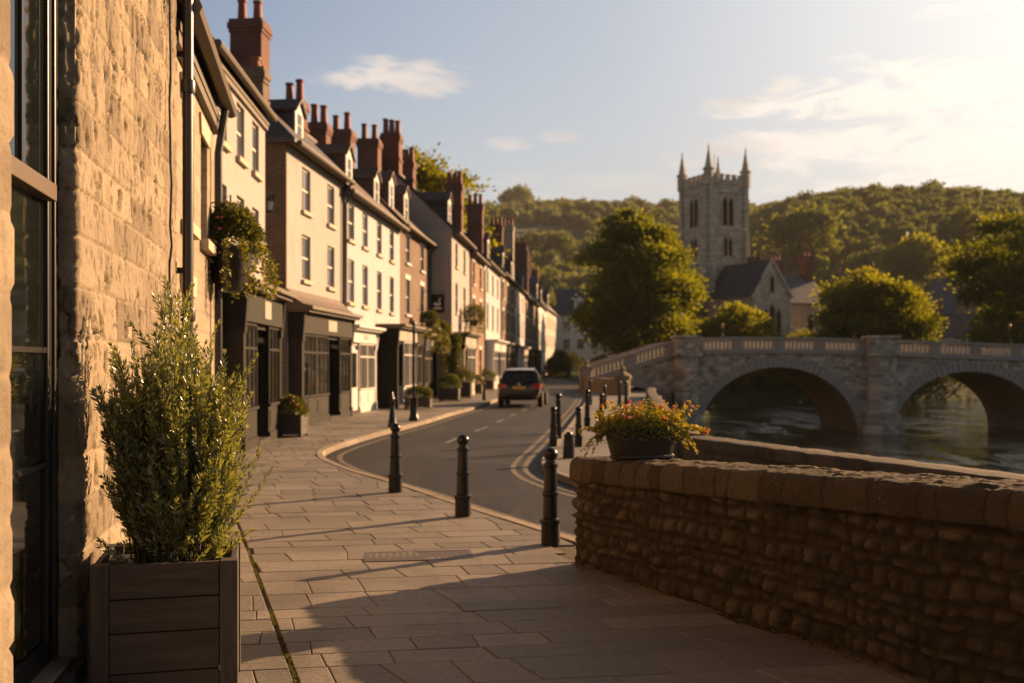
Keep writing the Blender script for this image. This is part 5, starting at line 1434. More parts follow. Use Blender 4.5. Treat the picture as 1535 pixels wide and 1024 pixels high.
    gabled('nave_wall', 3.1, 9.5, -2.0, 3.2, 9.0, 12.6, 'x', 'church', 'slate')
    gabled('transept_wall', -3.3, 2.3, -12, -3.1, 9.5, 13.4, 'y', 'church', 'slate')
    gabled('chancel_wall', 2.32, 10.2, -9.4, -3.6, 8.9, 12.3, 'x', 'churchw', 'slateb')
    # gable coping and windows
    cp = MB(); c = -.5
    for s in (-1, 1): cp.extr([(c + s * 3.15, -12.25, 9.2), (c + s * 2.85, -12.25, 9.2), (c, -12.25, 13.3), (c, -12.25, 13.8)], (0, .35, 0))
    cp.build('gable_coping', M['church'], o)
    for cx, z, ww, hh, y in ((-1.45, 4.4, .62, 3.4, -12), (-.5, 4.4, .7, 4.0, -12), (.45, 4.4, .62, 3.4, -12), (-.5, 9.8, .5, 2.0, -12), (3.9, 4.0, .9, 3.4, -9.4), (7.6, 5.0, .9, 2.6, -9.4)):
        s = MB(); s.extr(lancet(s, cx, z - .2, ww + .42, hh + .45, y - .07), (0, .068, 0)); f = s.build('window', M['stonetrim'], o)
        g = MB(); g.extr(lancet(g, cx, z, ww, hh, y - .10), (0, .028, 0)); g.build('pane', M['charcoal'], f)
    for x, y, zt, ww, n in ((2.7, -4.6, 14.8, .9, 1), (5.6, -5.2, 14.4, 2.2, 3), (9.6, -6.4, 15.0, 1.5, 2)):
        chimney(o, x, y, zt, ww, 1.1, n, 8.8)
    return o
church()
# a few roofs among the trees on the far bank
house('brick_house', 'red brick gabled house glimpsed between the two right-hand trees', (74, 182), R(-70), 9, 8, 10.5, 6.5, 'brick2', 'slateb', [2, 4.5, 7], [(2, 1.6), (5.4, 1.6)], 1.2, group='houses among the trees on the far bank', chims=[(8, 4, 19.5, 1.3, 1.0, 3, 12)])
house('rendered_house', 'small cream house low down between the two right-hand trees', (70, 166), R(-10), 9, 7, 6.2, 3.6, 'pinkish', 'slate', [2, 4.5, 7], [(1.2, 1.5), (3.9, 1.4)], 1.1, group='houses among the trees on the far bank', chims=[(2, 3.5, 12, 1.2, .9, 2, 7)])
house('rendered_house', 'dark roofed house peeping out to the right of the church', (57, 172), R(-5), 12, 7, 10.2, 4.2, 'grey_r', 'slateb', [2, 6, 10], [(2, 1.5), (6, 1.4)], 1.1, group='houses among the trees on the far bank', chims=[(6.0, 3.5, 19, 1.3, .9, 3, 11)])
# ------------------------------------------------------------------ bollards
def bollard_proto(key, h):
    k = h / .88
    prof = [(.088, -.02), (.088, .0), (.086, .19), (.096, .195), (.101, .215), (.096, .235), (.072, .245), (.066, .44), (.074, .447), (.078, .465), (.074, .483), (.063, .49), (.056, .70), (.066, .708), (.070, .722), (.066, .738), (.050, .745), (.046, .775)]
    m = MB(); m.lathe([(r * (.93 if key else 1), z * k) for r, z in prof], 28)
    b = MB(); n = 14
    b.lathe([(.066 * math.sin(PI * (.22 + .78 * i / n)) + .0005, (.822 - .064 * math.cos(PI * (.22 + .78 * i / n))) * k) for i in range(n + 1)], 28)
    return m.mesh('post', M['iron'], True), b.mesh('ball', M['iron'], True)
def cone_proto(h):
    m = MB(); m.lathe([(.125, -.02), (.125, .05), (.11, .08), (.055, h * .62), (.075, h * .65), (.075, h * .70), (.03, h * .74)], 20)
    b = MB(); b.lathe([(.03, h * .741), (.055, h * .80), (.03, h * .87), (.008, h), (.001, h + .01)], 16)
    return m.mesh('post', M['iron'], True), b.mesh('ball', M['iron'], True)
def stub_proto(h):
    m = MB(); m.lathe([(.11, -.02), (.11, .0), (.085, h * .82), (.095, h * .84), (.095, h * .9), (.06, h * .93)], 20)
    b = MB(); b.lathe([(.06, h * .931), (.05, h * .98), (.02, h), (.001, h + .004)], 16)
    return m.mesh('post', M['iron'], True), b.mesh('ball', M['iron'], True)
bp = {.88: bollard_proto(0, .88), 'c': cone_proto(.92), 's': stub_proto(.46), 1.0: bollard_proto(1, 1.0), .8: bollard_proto(1, .8)}
def bollard(x, y, k, label, z=0.0, grp='bollards along the kerbs'):
    o = thing('bollard', label, 'bollard', (x, y, z), random.uniform(0, 6), grp)
    a, b = bp[k]
    put('post', a, o); put('ball', b, o)
bollard(.352, 9.08, .88, 'black ball-topped bollard at the paving edge, closest to the end of the rubble wall')
bollard(-.53, 10.75, .88, 'black ball-topped bollard at the paving edge, middle one of the near three')
bollard(-1.495, 12.76, .88, 'black ball-topped bollard at the paving edge, farthest of the near three')
bollard(-3.11, 25.9, 'c', 'slim black cone-shaped bollard on the pavement in front of the white bay shop')
bollard(-1.25, 44.6, .8, 'black bollard on the pavement just to the left of the parked car')
bollard(.82, 19.7, .8, 'black bollard standing at the nose of the opposite pavement')
bollard(1.02, 21.9, 1.0, 'tall black bollard close behind the one at the nose of the opposite pavement')
bollard(.99, 17.35, 's', 'short stubby black bollard on the opposite pavement')
bollard(1.32, 19.75, .8, 'black bollard just behind the short stubby one on the opposite pavement')
bollard(1.92, 25.4, 1.0, 'tall black bollard on the opposite pavement between the parked car and the flower trough')
bollard(2.33, 25.9, .88, 'black bollard half hidden by the left side of the flower trough')
bollard(3.1, 39.5, 1.0, 'thin distant black bollard beside the road beyond the flower trough')
bollard(3.35, 36.0, .88, 'distant black bollard in front of the grey bank wall')
bollard(4.05, 37.5, 1.0, 'distant black bollard, one of a close pair by the bank wall, left one')
bollard(4.35, 38.0, 1.0, 'distant black bollard, one of a close pair by the bank wall, right one')
# tall pole on the pavement before the dark shop
o = thing('pole', 'tall thin black pole on a stout base, standing before the dark brick shop', 'pole', (-2.82, 28.6, 0))
m = MB(); m.lathe([(.15, 0), (.15, .1), (.12, .14), (.11, .62), (.13, .66), (.05, .72)], 14); m.build('base', M['iron'], o, smooth=True)
m = MB(); m.tube([(0, 0, .7), (0, 0, 2.75)], .04, 10); m.lathe([(.07, 2.75), (.07, 2.8), (.02, 2.88)], 10); m.build('shaft', M['iron'], o, smooth=True)

# ------------------------------------------------------------------ flower trough on the wall
ctr = RP + RD * .62 - RN_ * .215; TZ = float(ztop(np.array(.62))) + .012
TRZ = R(14)
def trough():
    o = thing('flower_trough', 'oval dark trough standing on the coping near the end of the rubble wall', 'planter', (ctr.x, ctr.y, TZ), TRZ)
    m = MB(); m.lathe([(.225, 0), (.235, .012), (.235, .022), (.225, .03), (.232, .05), (.268, .185), (.268, .19), (.282, .195), (.285, .212), (.28, .22), (.262, .22), (.255, .16)], 40, sy=.52)
    m.build('pot', M['potdark'], o, smooth=True)
    m = MB(); m.lathe([(.255, .15), (.255, .19)], 30, sy=.5); m.build('soil', M['soil'], o)
    rng = np.random.default_rng(5); rs = random.Random(5)
    f = thing('flowering_plant', 'mound of small pink and orange flowers with yellow sprigs spilling from the oval trough', 'plant', (ctr.x, ctr.y, TZ + .17), TRZ)
    n = 7200
    a = rng.random(n) * 2 * PI; r = rng.random(n) ** .5; hgt = rng.random(n) ** .8
    px = np.cos(a) * r * .33; py = np.sin(a) * r * .20
    top = .205 * (1 - .55 * r ** 2.2) * (1 + .3 * np.sin(px * 31) * np.sin(py * 37 + 1))
    P = np.stack([px, py, hgt * top], 1)
    edge = r > .86; P[edge, 2] -= rng.random(edge.sum()) * .05
    D = np.stack([px * 2, py * 2.5, .25 + 0 * px], 1) + rng.normal(size=(n, 3)) * .4
    V, F = leaf_arrays(P, D, .022 * (.6 + .8 * rng.random(n)), .0055, rng)
    RNv = np.clip(.45 * hgt + .5 * rng.random(n), 0, 1)
    Vs, Fs, Rn = [V], [F], [np.tile(RNv, 2)]
    stems = MB()
    def sprig(p, d, L, droop, k, yel):
        pts = [Vector(p)]; d = Vector(d).normalized()
        for i in range(8):
            d = (d + Vector((rs.gauss(0, .08), rs.gauss(0, .08), droop))).normalized(); pts.append(pts[-1] + d * L / 8)
        stems.tube(pts, .0014, 4)
        PP, DD = [], []
        for i in range(k):
            t = rs.uniform(.15, 1) * 7.99; q = pts[int(t)].lerp(pts[int(t) + 1], t - int(t)); PP.append(tuple(q)); DD.append((rs.gauss(0, 1), rs.gauss(0, 1), rs.gauss(.3, 1)))
        v, ff = leaf_arrays(np.array(PP), np.array(DD), .020, .007, rng); Vs.append(v); Fs.append(ff); Rn.append(np.full(len(ff), yel))
        return pts
    tips = []
    for i in range(34):
        x = rs.uniform(-.30, .32); tips.append(sprig((x, rs.uniform(-.12, .14), .09), (x * 1.2 + rs.gauss(0, .3), rs.gauss(0, .3), 1), rs.uniform(.08, .17), -.01, 22, .98)[-1])
    for i in range(26):
        s = 1 if rs.random() < .68 else -1
        tips.append(sprig((s * rs.uniform(.22, .30), rs.uniform(-.1, .1), .06), (s * 1.0, rs.gauss(0, .4), .35), rs.uniform(.10, .22), -.11, 26, .95)[-1])
    for i in range(9):
        s = 1 if i > 3 else -1
        sprig((s * .27, rs.uniform(-.06, .08), .03), (s * .7, rs.gauss(0, .2), -.3), rs.uniform(.12, .22), -.14, 24, .9)
    off = 0; FF = []
    for v, ff in zip(Vs, Fs): FF.append(ff + off); off += len(v)
    put('foliage', np_mesh('foliage', np.concatenate(Vs), np.concatenate(FF), M['lf_flower'], np.concatenate(Rn)), f)
    stems.build('stem', M['lf_flower'], f, fix=False)
    def bloom(matn, sd):
        rg = np.random.default_rng(sd); n = 16
        th = np.arange(n) * 2.4; D = np.stack([np.cos(th), np.sin(th), .25 + 1.1 * np.arange(n) / n], 1)
        v, ff = leaf_arrays(np.zeros((n, 3)), D, .0165, .0068, rg, .2, np.array([[0, 0, 1.]]))
        return np_mesh('blossom', v, ff, M[matn], np.tile(rg.random(n), 2))
    bl = {k: bloom(k, 3 + i) for i, k in enumerate(('pet_pink', 'pet_orange', 'pet_yellow'))}
    for i in range(96):
        if i < 66:
            a = rs.uniform(0, 6.28); r = math.sqrt(rs.random()); x, y = math.cos(a) * r * .32, math.sin(a) * r * .19
            z = .205 * (1 - .55 * r ** 2.2) * (1 + .3 * math.sin(x * 31) * math.sin(y * 37 + 1)) + rs.uniform(.0, .022)
            if y < -.04 and rs.random() < .3: z -= rs.uniform(0, .06); y -= .02
            k = rs.choices(('pet_pink', 'pet_orange', 'pet_yellow'), (4, 4, 1))[0]; p = (x, y, z)
        else:
            p = tuple(tips[(i * 2) % len(tips)]); k = rs.choices(('pet_orange', 'pet_yellow', 'pet_pink'), (2, 4, 1))[0]
        b = put('blossom', bl[k], f, p); s = rs.uniform(.7, 1.25); b.scale = (s, s, s); b.rotation_euler = (rs.gauss(0, .5), rs.gauss(0, .5), rs.uniform(0, 6))
trough()
for q in bpy.data.objects:
    if q.name in ('flower_trough', 'flowering_plant'): q.scale = (1.13, 1.13, 1.13)

# ------------------------------------------------------------------ planters along the shop fronts
def street_planter(x, y, rz, w, d, h, bw, bh, plabel, blabel, seed, flowers=False):
    o = thing('wooden_planter', plabel, 'planter', (x, y, 0), rz, 'planter boxes along the shop fronts')
    for sx in (-1, 1):
        for sy in (-1, 1):
            m = MB(); m.box(-.035, .035, -.035, .035, 0, h); m.build('post', M['woodv'], o, (sx * (w / 2 - .035), sy * (d / 2 - .035), 0))
    for k in range(3):
        hh = (h - .06) / 3
        for sy in (-1, 1):
            m = MB(); m.box(-w / 2 + .072, w / 2 - .072, -.012, .012, 0, hh - .008); m.build('board', M['wood'], o, (0, sy * (d / 2 - .02), .05 + k * hh))
        for sx in (-1, 1):
            m = MB(); m.box(-d / 2 + .072, d / 2 - .072, -.012, .012, 0, hh - .008); m.build('board', M['wood'], o, (sx * (w / 2 - .02), 0, .05 + k * hh), PI / 2)
    m = MB(); m.box(-w / 2 + .04, w / 2 - .04, -d / 2 + .04, d / 2 - .04, .1, h - .05); m.build('soil', M['soil'], o)
    b = thing('bush', blabel, 'bush', (x, y, h - .05), rz, 'bushes in the planter boxes')
    put('foliage', bush_mesh('foliage', 'lf_bush', bw / 2, d * .62, bh, 2600, .07, seed), b)
    m = MB(); m.tube([(0, 0, -.04), (.02, 0, bh * .5)], .02, 5); m.build('stem', M['bark'], b)
    if flowers:
        rs = random.Random(seed)
        for i in range(12):
            mm = MB(); mm.lathe([(.006, 0), (.032, .012), (.022, .03), (.002, .034)], 7); q = mm.build('blossom', M[('pet_orange', 'pet_pink', 'pet_yellow')[i % 3]], b, (rs.uniform(-bw * .4, bw * .4), rs.uniform(-d * .5, d * .4), bh * rs.uniform(.7, 1.25)))
            q.data.attributes.new('rnd', 'FLOAT', 'FACE')
street_planter(-5.05, 22.6, UROW - PI / 2, .72, .6, .52, .8, .34, 'square dark planter box with reddish flowers by the first shop doorway', 'low bush with a few red flowers by the first shop doorway', 1, True)
street_planter(-3.42, 36.4, UROW - PI / 2, .95, .55, .42, 1.1, .34, 'long low planter box under the dark brick shop', 'pale green clipped bush in the long low planter', 2)
street_planter(-2.72, 43.6, UROW - PI / 2, .85, .7, .6, 1.0, .5, 'tall planter box, first of the cluster before the cream house', 'round clipped bush, first and leftmost of the cluster before the cream house', 3)
street_planter(-2.35, 47.6, UROW - PI / 2, .85, .7, .78, 1.05, .55, 'tallest planter box, second of the cluster before the cream house', 'highest round clipped bush, second of the cluster before the cream house', 4)
street_planter(-2.0, 54.0, UROW - PI / 2, .8, .7, .55, .95, .45, 'planter box third along, before the orange brick house', 'small clipped bush in the third planter before the orange brick house', 5)
street_planter(-1.62, 62.0, UROW - PI / 2, 1.0, .8, .6, 1.25, .6, 'planter box nearest the parked car', 'clipped bush in the planter nearest the parked car', 6)

# ------------------------------------------------------------------ hanging baskets, creeper, pub sign
def basket(name, x, y, z, rx, ry, ph, frx, fz, label, plabel, seed, back=None, n=2600, leaf=.055, trail=0, rz=0.0, fl=20):
    o = thing(name, label, 'hanging basket', (x, y, z), rz, 'hanging baskets on the fronts')
    m = MB(); m.lathe([(rx * .45, -ph), (rx * .8, -ph * .75), (rx * .95, -.05), (rx, -.04), (rx, 0), (rx * .85, -.01)], 18, sy=ry / rx); m.build('pot', M['potdark'], o, smooth=True)
    if back:
        m = MB(); m.tube([(back, 0, -ph * .6), (0, 0, -ph * .8)], .014, 6); m.tube([(back, 0, .5), (0, 0, .62), (0, 0, 0)], .012, 6); m.build('bracket', M['iron'], o)
    p = thing('trailing_plant', plabel, 'plant', (x, y, z), rz, 'plants in the hanging baskets')
    rng = np.random.default_rng(seed); me = bush_mesh('foliage', 'lf_bush', frx, frx * .9, fz, n, leaf, seed, .04, .2)
    put('foliage', me, p)
    if trail:
        nt = n // 2; k = rng.integers(0, 14, nt); a = k * .45 - 1.6; t = rng.random(nt) ** 1.3
        P = np.stack([np.cos(a) * (rx + .10 + .16 * np.sin(t * 2.2)), np.sin(a) * (ry + .1), .05 - t * trail], 1) + rng.normal(size=(nt, 3)) * .022
        V, F = leaf_arrays(P, rng.normal(size=(nt, 3)) + np.array([.4, 0, -.6]), leaf * .8, leaf * .22, rng)
        put('trailing_foliage', np_mesh('trailing_foliage', V, F, M['lf_flower'], np.tile(rng.random(nt), 2)), p)
    rs = random.Random(seed)
    for i in range(fl):
        mm = MB(); mm.lathe([(.004, 0), (.026, .010), (.018, .026), (.002, .03)], 7)
        a = rs.uniform(0, 6.28); rr = rs.uniform(.4, 1); q = mm.build('blossom', M[('pet_pink', 'pet_orange', 'pet_pink', 'pet_yellow')[i % 4]], p, (math.cos(a) * frx * rr, math.sin(a) * frx * rr, .05 + fz * (1.05 - rr * .5) * rs.uniform(.3, 1)))
        q.data.attributes.new('rnd', 'FLOAT', 'FACE')
w = wp(11.5, .16)
basket('hanging_basket', w.x, w.y, 2.98, .26, .36, .50, .34, .46, 'big dark wall basket bracketed to the stone cottage', 'flowering plant spilling from the big basket on the stone cottage', 9, -.25, 4200, .06, .6, WANG - PI / 2, 46)
x, y = row(44.0); basket('hanging_basket', x + .75, y, 3.5, .24, .24, .26, .44, .42, 'dark basket hanging above the shop of the brown brick house', 'yellow-green trailing plant above the shop of the brown brick house', 12, -.6, 2200, .08, .9, UROW - PI / 2, 4)
x, y = row(47.0); basket('hanging_basket', x + .70, y, 3.15, .24, .24, .26, .52, .46, 'dark basket hanging right under the pub sign', 'round leafy plant hanging right under the pub sign', 13, -.6, 2400, .09, 1.1, UROW - PI / 2, 3)
x, y = row(52.0, EX); basket('hanging_basket', x + .65, y, 3.9, .26, .26, .28, .6, .8, 'dark basket on the cream house that stands forward', 'bushy plant in the basket on the cream house that stands forward', 14, -.5, 2200, .09, .7, UROW - PI / 2, 3)
o = thing('climbing_plant', 'bright yellow-green creeper climbing the corner of the cream house', 'creeper', (-2.85, 48.25, 0))
rng = np.random.default_rng(3); n = 4200; t = rng.random(n)
P = np.stack([rng.normal(size=n) * .20, -.05 - np.abs(rng.normal(size=n)) * .12, t * 3.1], 1)
V, F = leaf_arrays(P, rng.normal(size=(n, 3)) + np.array([0, -.6, -.4]), .10, .035, rng)
put('foliage', np_mesh('foliage', V, F, M['lf_bush'], np.tile(np.clip(rng.random(n) + .2, 0, 1), 2)), o)
m = MB(); m.tube([(0, -.02, 0), (.05, -.03, 1.4), (-.04, -.03, 2.9)], [.03, .022, .008], 6); m.build('stem', M['bark'], o)
def pub_sign():
    x, y = -3.50, 46.9
    o = thing('pub_sign', 'black hanging pub sign painted with a pale swan', 'sign', (x, y, 4.05))
    m = MB(); m.box(-.31, .31, -.025, .025, 0, .86); b = m.build('board', M['charcoal'], o)
    m = MB()
    for a, c in ((-.33, -.312), (.312, .33)): m.box(a, c, -.035, .035, -.02, .88)
    m.box(-.311, .311, -.034, .034, -.02, -.002); m.box(-.311, .311, -.034, .034, .862, .88); m.build('sign_frame', M['iron'], o)
    pts_body = [(-.20, .38), (-.12, .33), (.06, .32), (.15, .36), (.17, .43), (.12, .47), (.085, .44), (.04, .43), (-.04, .46), (-.14, .47)]
    neck = [(.12, .47), (.085, .44), (.05, .50), (.04, .58), (.07, .66), (.14, .70), (.21, .68), (.15, .655), (.105, .60), (.11, .53)]
    base = [(-.22, .16), (.22, .16), (.20, .21), (.10, .25), (.0, .265), (-.12, .25), (-.20, .21)]
    for s in (-1, 1):
        e = MB()
        for poly in (pts_body, neck, base): e.extr([(px, s * .027, pz) for px, pz in poly], (0, s * .004, 0))
        e.build('emblem', M['trim'], o)
    m = MB(); m.tube([(-.7, 0, 1.0), (.36, 0, 1.0)], .018, 6); m.tube([(-.25, 0, 1.0), (-.25, 0, .87)], .008, 5); m.tube([(.25, 0, 1.0), (.25, 0, .87)], .008, 5); m.build('bracket', M['iron'], o)
pub_sign()

# ------------------------------------------------------------------ parked car
def car():
    o = thing('parked_car', 'dark hatchback parked with its back towards us and a yellow rear plate', 'car', (.28, 39.6, -.1), math.atan2(1, .10) - PI / 2)
    # x right, y forward (rear bumper at 0)
    ST = [  # y, half width low, half width mid, half width belt, z under, z low, z mid, z belt
        (0.0, .62, .70, .66, .42, .50, .66, .80), (.06, .74, .82, .76, .34, .45, .68, .90), (.22, .80, .885, .83, .27, .42, .70, .97), (.6, .82, .90, .85, .24, .42, .70, .985),
        (1.6, .82, .90, .85, .22, .42, .70, .97), (2.6, .82, .90, .84, .22, .42, .68, .94), (3.2, .82, .89, .80, .23, .42, .68, .90), (3.8, .80, .86, .72, .25, .42, .66, .80), (4.12, .72, .78, .60, .30, .44, .62, .70), (4.2, .58, .62, .5, .36, .46, .58, .64)]
    V, F = [], []
    for (y, a, b, c, z0, z1, z2, z3) in ST:
        half = [(a * .9, z0), (a, z1), (b, z2), (b * .985, (z2 + z3) / 2), (c, z3), (c * .5, z3 + .02)]
        V += [(x, y, z) for x, z in half] + [(-x, y, z) for x, z in reversed(half)]
    n = 12
    for i in range(len(ST) - 1):
        for j in range(n): F.append((i * n + j, i * n + (j + 1) % n, (i + 1) * n + (j + 1) % n, (i + 1) * n + j))
    F += [tuple(range(n)), tuple((len(ST) - 1) * n + j for j in range(n))]
    m = MB(); m.add(V, F); b = m.build('body', M['carpaint'], o, smooth=True)
    sm = b.modifiers.new('smooth', 'SUBSURF'); sm.levels = 1; sm.render_levels = 2
    # cabin
    lv = [(.93, .80, .10, 3.05), (1.16, .755, .24, 2.62), (1.36, .685, .40, 2.22), (1.485, .60, .52, 1.92), (1.535, .46, .72, 1.7)]
    V, F = [], []
    for z, hw, ya, yb in lv:
        V += [(-hw, ya + .03, z), (-hw * .5, ya, z), (hw * .5, ya, z), (hw, ya + .03, z), (hw, (ya + yb) / 2, z), (hw * .9, yb - .05, z), (hw * .4, yb, z), (-hw * .4, yb, z), (-hw * .9, yb - .05, z), (-hw, (ya + yb) / 2, z)]
    n = 10
    for i in range(len(lv) - 1):
        for j in range(n): F.append((i * n + j, i * n + (j + 1) % n, (i + 1) * n + (j + 1) % n, (i + 1) * n + j))
    F.append(tuple((len(lv) - 1) * n + j for j in range(n)))
    m = MB(); m.add(V, F); m.build('roof', M['carpaint'], o, smooth=True)
    m = MB(); m.extr([(-.56, .60, 1.497), (.56, .60, 1.497), (.50, 1.7, 1.54), (-.50, 1.7, 1.54)], (0, 0, .02)); m.extr([(-.60, .36, 1.475), (.60, .36, 1.475), (.57, .62, 1.505), (-.57, .62, 1.505)], (0, 0, .022)); m.build('roof_reflection_panel', M['silver'], o)  # silver panels paint a light reflection onto the dark roof
    def pane(nm, pts, mat, t=(0, -.012, 0), par=o):
        q = MB(); q.extr(pts, t); return q.build(nm, M[mat], par)
    pane('rear_window', [(-.62, .125, 1.0), (.62, .125, 1.0), (.585, .33, 1.30), (.52, .43, 1.42), (-.52, .43, 1.42), (-.585, .33, 1.30)], 'darkglass')
    for s in (-1, 1):
        pane('side_window', [(s * .80, .55, .985), (s * .80, 1.55, .975), (s * .652, 1.55, 1.41), (s * .655, .75, 1.40)], 'darkglass', (s * .012, 0, 0))
        pane('side_window', [(s * .80, 1.62, .975), (s * .795, 2.62, .965), (s * .67, 2.1, 1.36), (s * .652, 1.62, 1.41)], 'darkglass', (s * .012, 0, 0))
    pane('windscreen', [(-.70, 2.98, .98), (.70, 2.98, .98), (.55, 2.12, 1.42), (-.55, 2.12, 1.42)], 'darkglass', (0, .014, .01))
    for s in (-1, 1):
        q = MB(); q.extr([(s * .46, .0, .80), (s * .80, .055, .76), (s * .84, .09, .93), (s * .76, .05, .965), (s * .50, .03, .92)], (0, -.03, 0)); q.extr([(s * .80, .055, .76), (s * .875, .22, .80), (s * .865, .24, .93), (s * .84, .09, .93)], (s * .02, -.02, 0)); q.build('taillight', M['redlens'], o)
        q = MB(); q.box(s * .66 - .08, s * .66 + .08, -.02, .02, .44, .475); q.build('reflector', M['redlens'], o)
    q = MB(); q.box(-.26, .26, -.035, -.012, .735, .845); q.build('number_plate', M['plate'], o, bevel=.006)
    q = MB(); q.M = Matrix.Translation((0, .02, .925)) @ Matrix.Rotation(R(90), 4, 'X'); q.lathe([(.055, 0), (.055, .03), (.04, .036)], 16); q.build('badge', M['silver'], o)
    q = MB(); q.box(-.10, .10, .335, .375, 1.475, 1.50); q.build('brake_light', M['redlens'], o)
    q = MB(); q.box(-.68, .68, -.02, .12, .30, .40); q.box(-.5, .5, -.035, .02, .40, .43); q.build('bumper', M['charcoal'], o, bevel=.02)
    for s in (-1, 1):
        q = MB(); q.box(s * .98 - .1, s * .98 + .1, 2.5, 2.6, .98, 1.12); q.box(min(s * .83, s * .9), max(s * .83, s * .9), 2.53, 2.58, .99, 1.03); q.build('door_mirror', M['carpaint'], o, bevel=.03)
        for yy in (.78, 3.35):
            q = MB(); q.M = Matrix.Translation((s * .80, yy, .31)) @ Matrix.Rotation(R(90), 4, 'Y'); q.lathe([(.2, -.10), (.29, -.105), (.312, -.08), (.312, .08), (.29, .105), (.2, .10)], 26); w_ = q.build('wheel', M['tyre'], o, smooth=True)
            q = MB(); q.M = Matrix.Translation((s * .80, yy, .31)) @ Matrix.Rotation(R(90), 4, 'Y'); q.lathe([(.2, -.09), (.2, .09), (.06, .1 * 1)], 20)
            q.build('rim', M['rim'], w_)
    q = MB(); q.tube([(.55, -.01, .29), (.55, .2, .29)], .03, 8); q.build('exhaust', M['rim'], o)
    for s in (-1, 1):
        q = MB(); q.tube([(s * .905, .55, .72), (s * .912, 1.6, .725), (s * .905, 2.9, .70)], .012, 5); q.build('side_trim', M['charcoal'], o)
car()

# moss and seedlings in the long paving joint
rng = np.random.default_rng(9); n = 2600
t = rng.random(n) ** .8 * 5.4 - .3; p0 = np.array([-2.62, 9.65]); dvec = np.array([MOSS_D.x, MOSS_D.y])
clump = fbm(t * 3, t * 0, 3, 2); keep = clump > .42 + .12 * rng.random(n)
t = t[keep]; n = len(t)
P = np.zeros((n, 3)); P[:, :2] = p0 - dvec * t[:, None] + rng.normal(size=(n, 2)) * .006; P[:, 2] = -.010
V, F = leaf_arrays(P, rng.normal(size=(n, 3)) * .7 + np.array([0, 0, .9]), .012 + .012 * rng.random(n), .0035, rng)
tag(put('moss', np_mesh('moss', V, F, M['lf_moss'], np.tile(rng.random(n), 2))), 'strip of moss growing in the long paving joint beside the planter', 'moss', kind='stuff')

# dead leaves and grit gathered along the foot of the rubble wall
rng = np.random.default_rng(19); n = 1500
t = rng.random(n) * 6.5; off = np.abs(rng.normal(size=n)) * .045 + .02
P = np.zeros((n, 3)); P[:, 0] = RP.x + RD.x * t + RN_.x * off; P[:, 1] = RP.y + RD.y * t + RN_.y * off; P[:, 2] = .003 + rng.random(n) * .006
V, F = leaf_arrays(P, rng.normal(size=(n, 3)) * np.array([1, 1, .25]), .008 + .018 * rng.random(n) ** 2, .004, rng)
tag(put('leaf_litter', np_mesh('leaf_litter', V, F, M['lf_dead'], np.tile(rng.random(n), 2))), 'dead leaves and grit gathered along the foot of the rubble wall', 'leaf litter', kind='stuff')

# ------------------------------------------------------------------ trees
tree('tree', 'big full-crowned green tree in front of the church tower', 11.4, 94, .2, 17.2, 5.4, 1, OVAL, 'lf_tree', 1050, 50, .34, .62, .38, .06)
tree('tree', 'small yellow-green tree between the church porch and the bridge', 22.0, 100, .2, 7.6, 4.3, 2, ROUND, 'lf_gold', 300, 64, .32, .62, .2, .08)
tree('tree', 'round golden-edged tree right of the church', 37.6, 104, .2, 11.8, 5.3, 3, ROUND, 'lf_gold', 460, 74, .36, .78, .28, .07)
tree('tree', 'large spreading tree at the right edge behind the bridge', 49, 92, .2, 17.8, 7.6, 4, ROUND, 'lf_tree', 900, 52, .36, .70, .36, .07)
tree('tree', 'bushy tree rising over the terrace roofs behind the chimneys', -8.3, 84, 0, 20.2, 5.8, 5, ROUND, 'lf_gold', 520, 72, .36, .75, .3, .3)
tree('tree', 'dark tree half hidden behind the large spreading tree at the right edge', 58, 108, .2, 13.5, 6.5, 6, ROUND, 'lf_tree', 420, 70, .4, .85, .3, .1)
tree('tree', 'dark leafy tree just behind the round golden-edged tree', 43.5, 114, .2, 9.6, 5.2, 7, ROUND, 'lf_tree', 320, 66, .4, .8, .28, .08)
tree('tree', 'low tree against the church wall between the porch and the round tree', 33.4, 112, .2, 5.4, 2.9, 8, ROUND, 'lf_gold', 200, 60, .3, .55, .16, .06)
tree('tree', 'dim tree low behind the big tree and the bridge pier', 16.8, 105, .2, 7.0, 4.0, 9, ROUND, 'lf_tree', 240, 60, .36, .7, .2, .08)
tree('tree', 'unseen added shade tree behind the big full-crowned tree, nearest of three', 17.0, 117, .2, 15.5, 5.0, 21, ROUND, 'lf_tree', 420, 56, .4, .75, .3, .1)  # three unseen trees added to throw shade on the far terrace fronts
tree('tree', 'unseen added shade tree behind the big full-crowned tree, middle of three', 19.5, 133, .2, 16.5, 5.2, 22, ROUND, 'lf_tree', 420, 56, .4, .75, .3, .1)
tree('tree', 'unseen added shade tree behind the big full-crowned tree, farthest of three', 21, 149, .2, 17.5, 5.4, 23, ROUND, 'lf_tree', 420, 56, .4, .75, .3, .1)
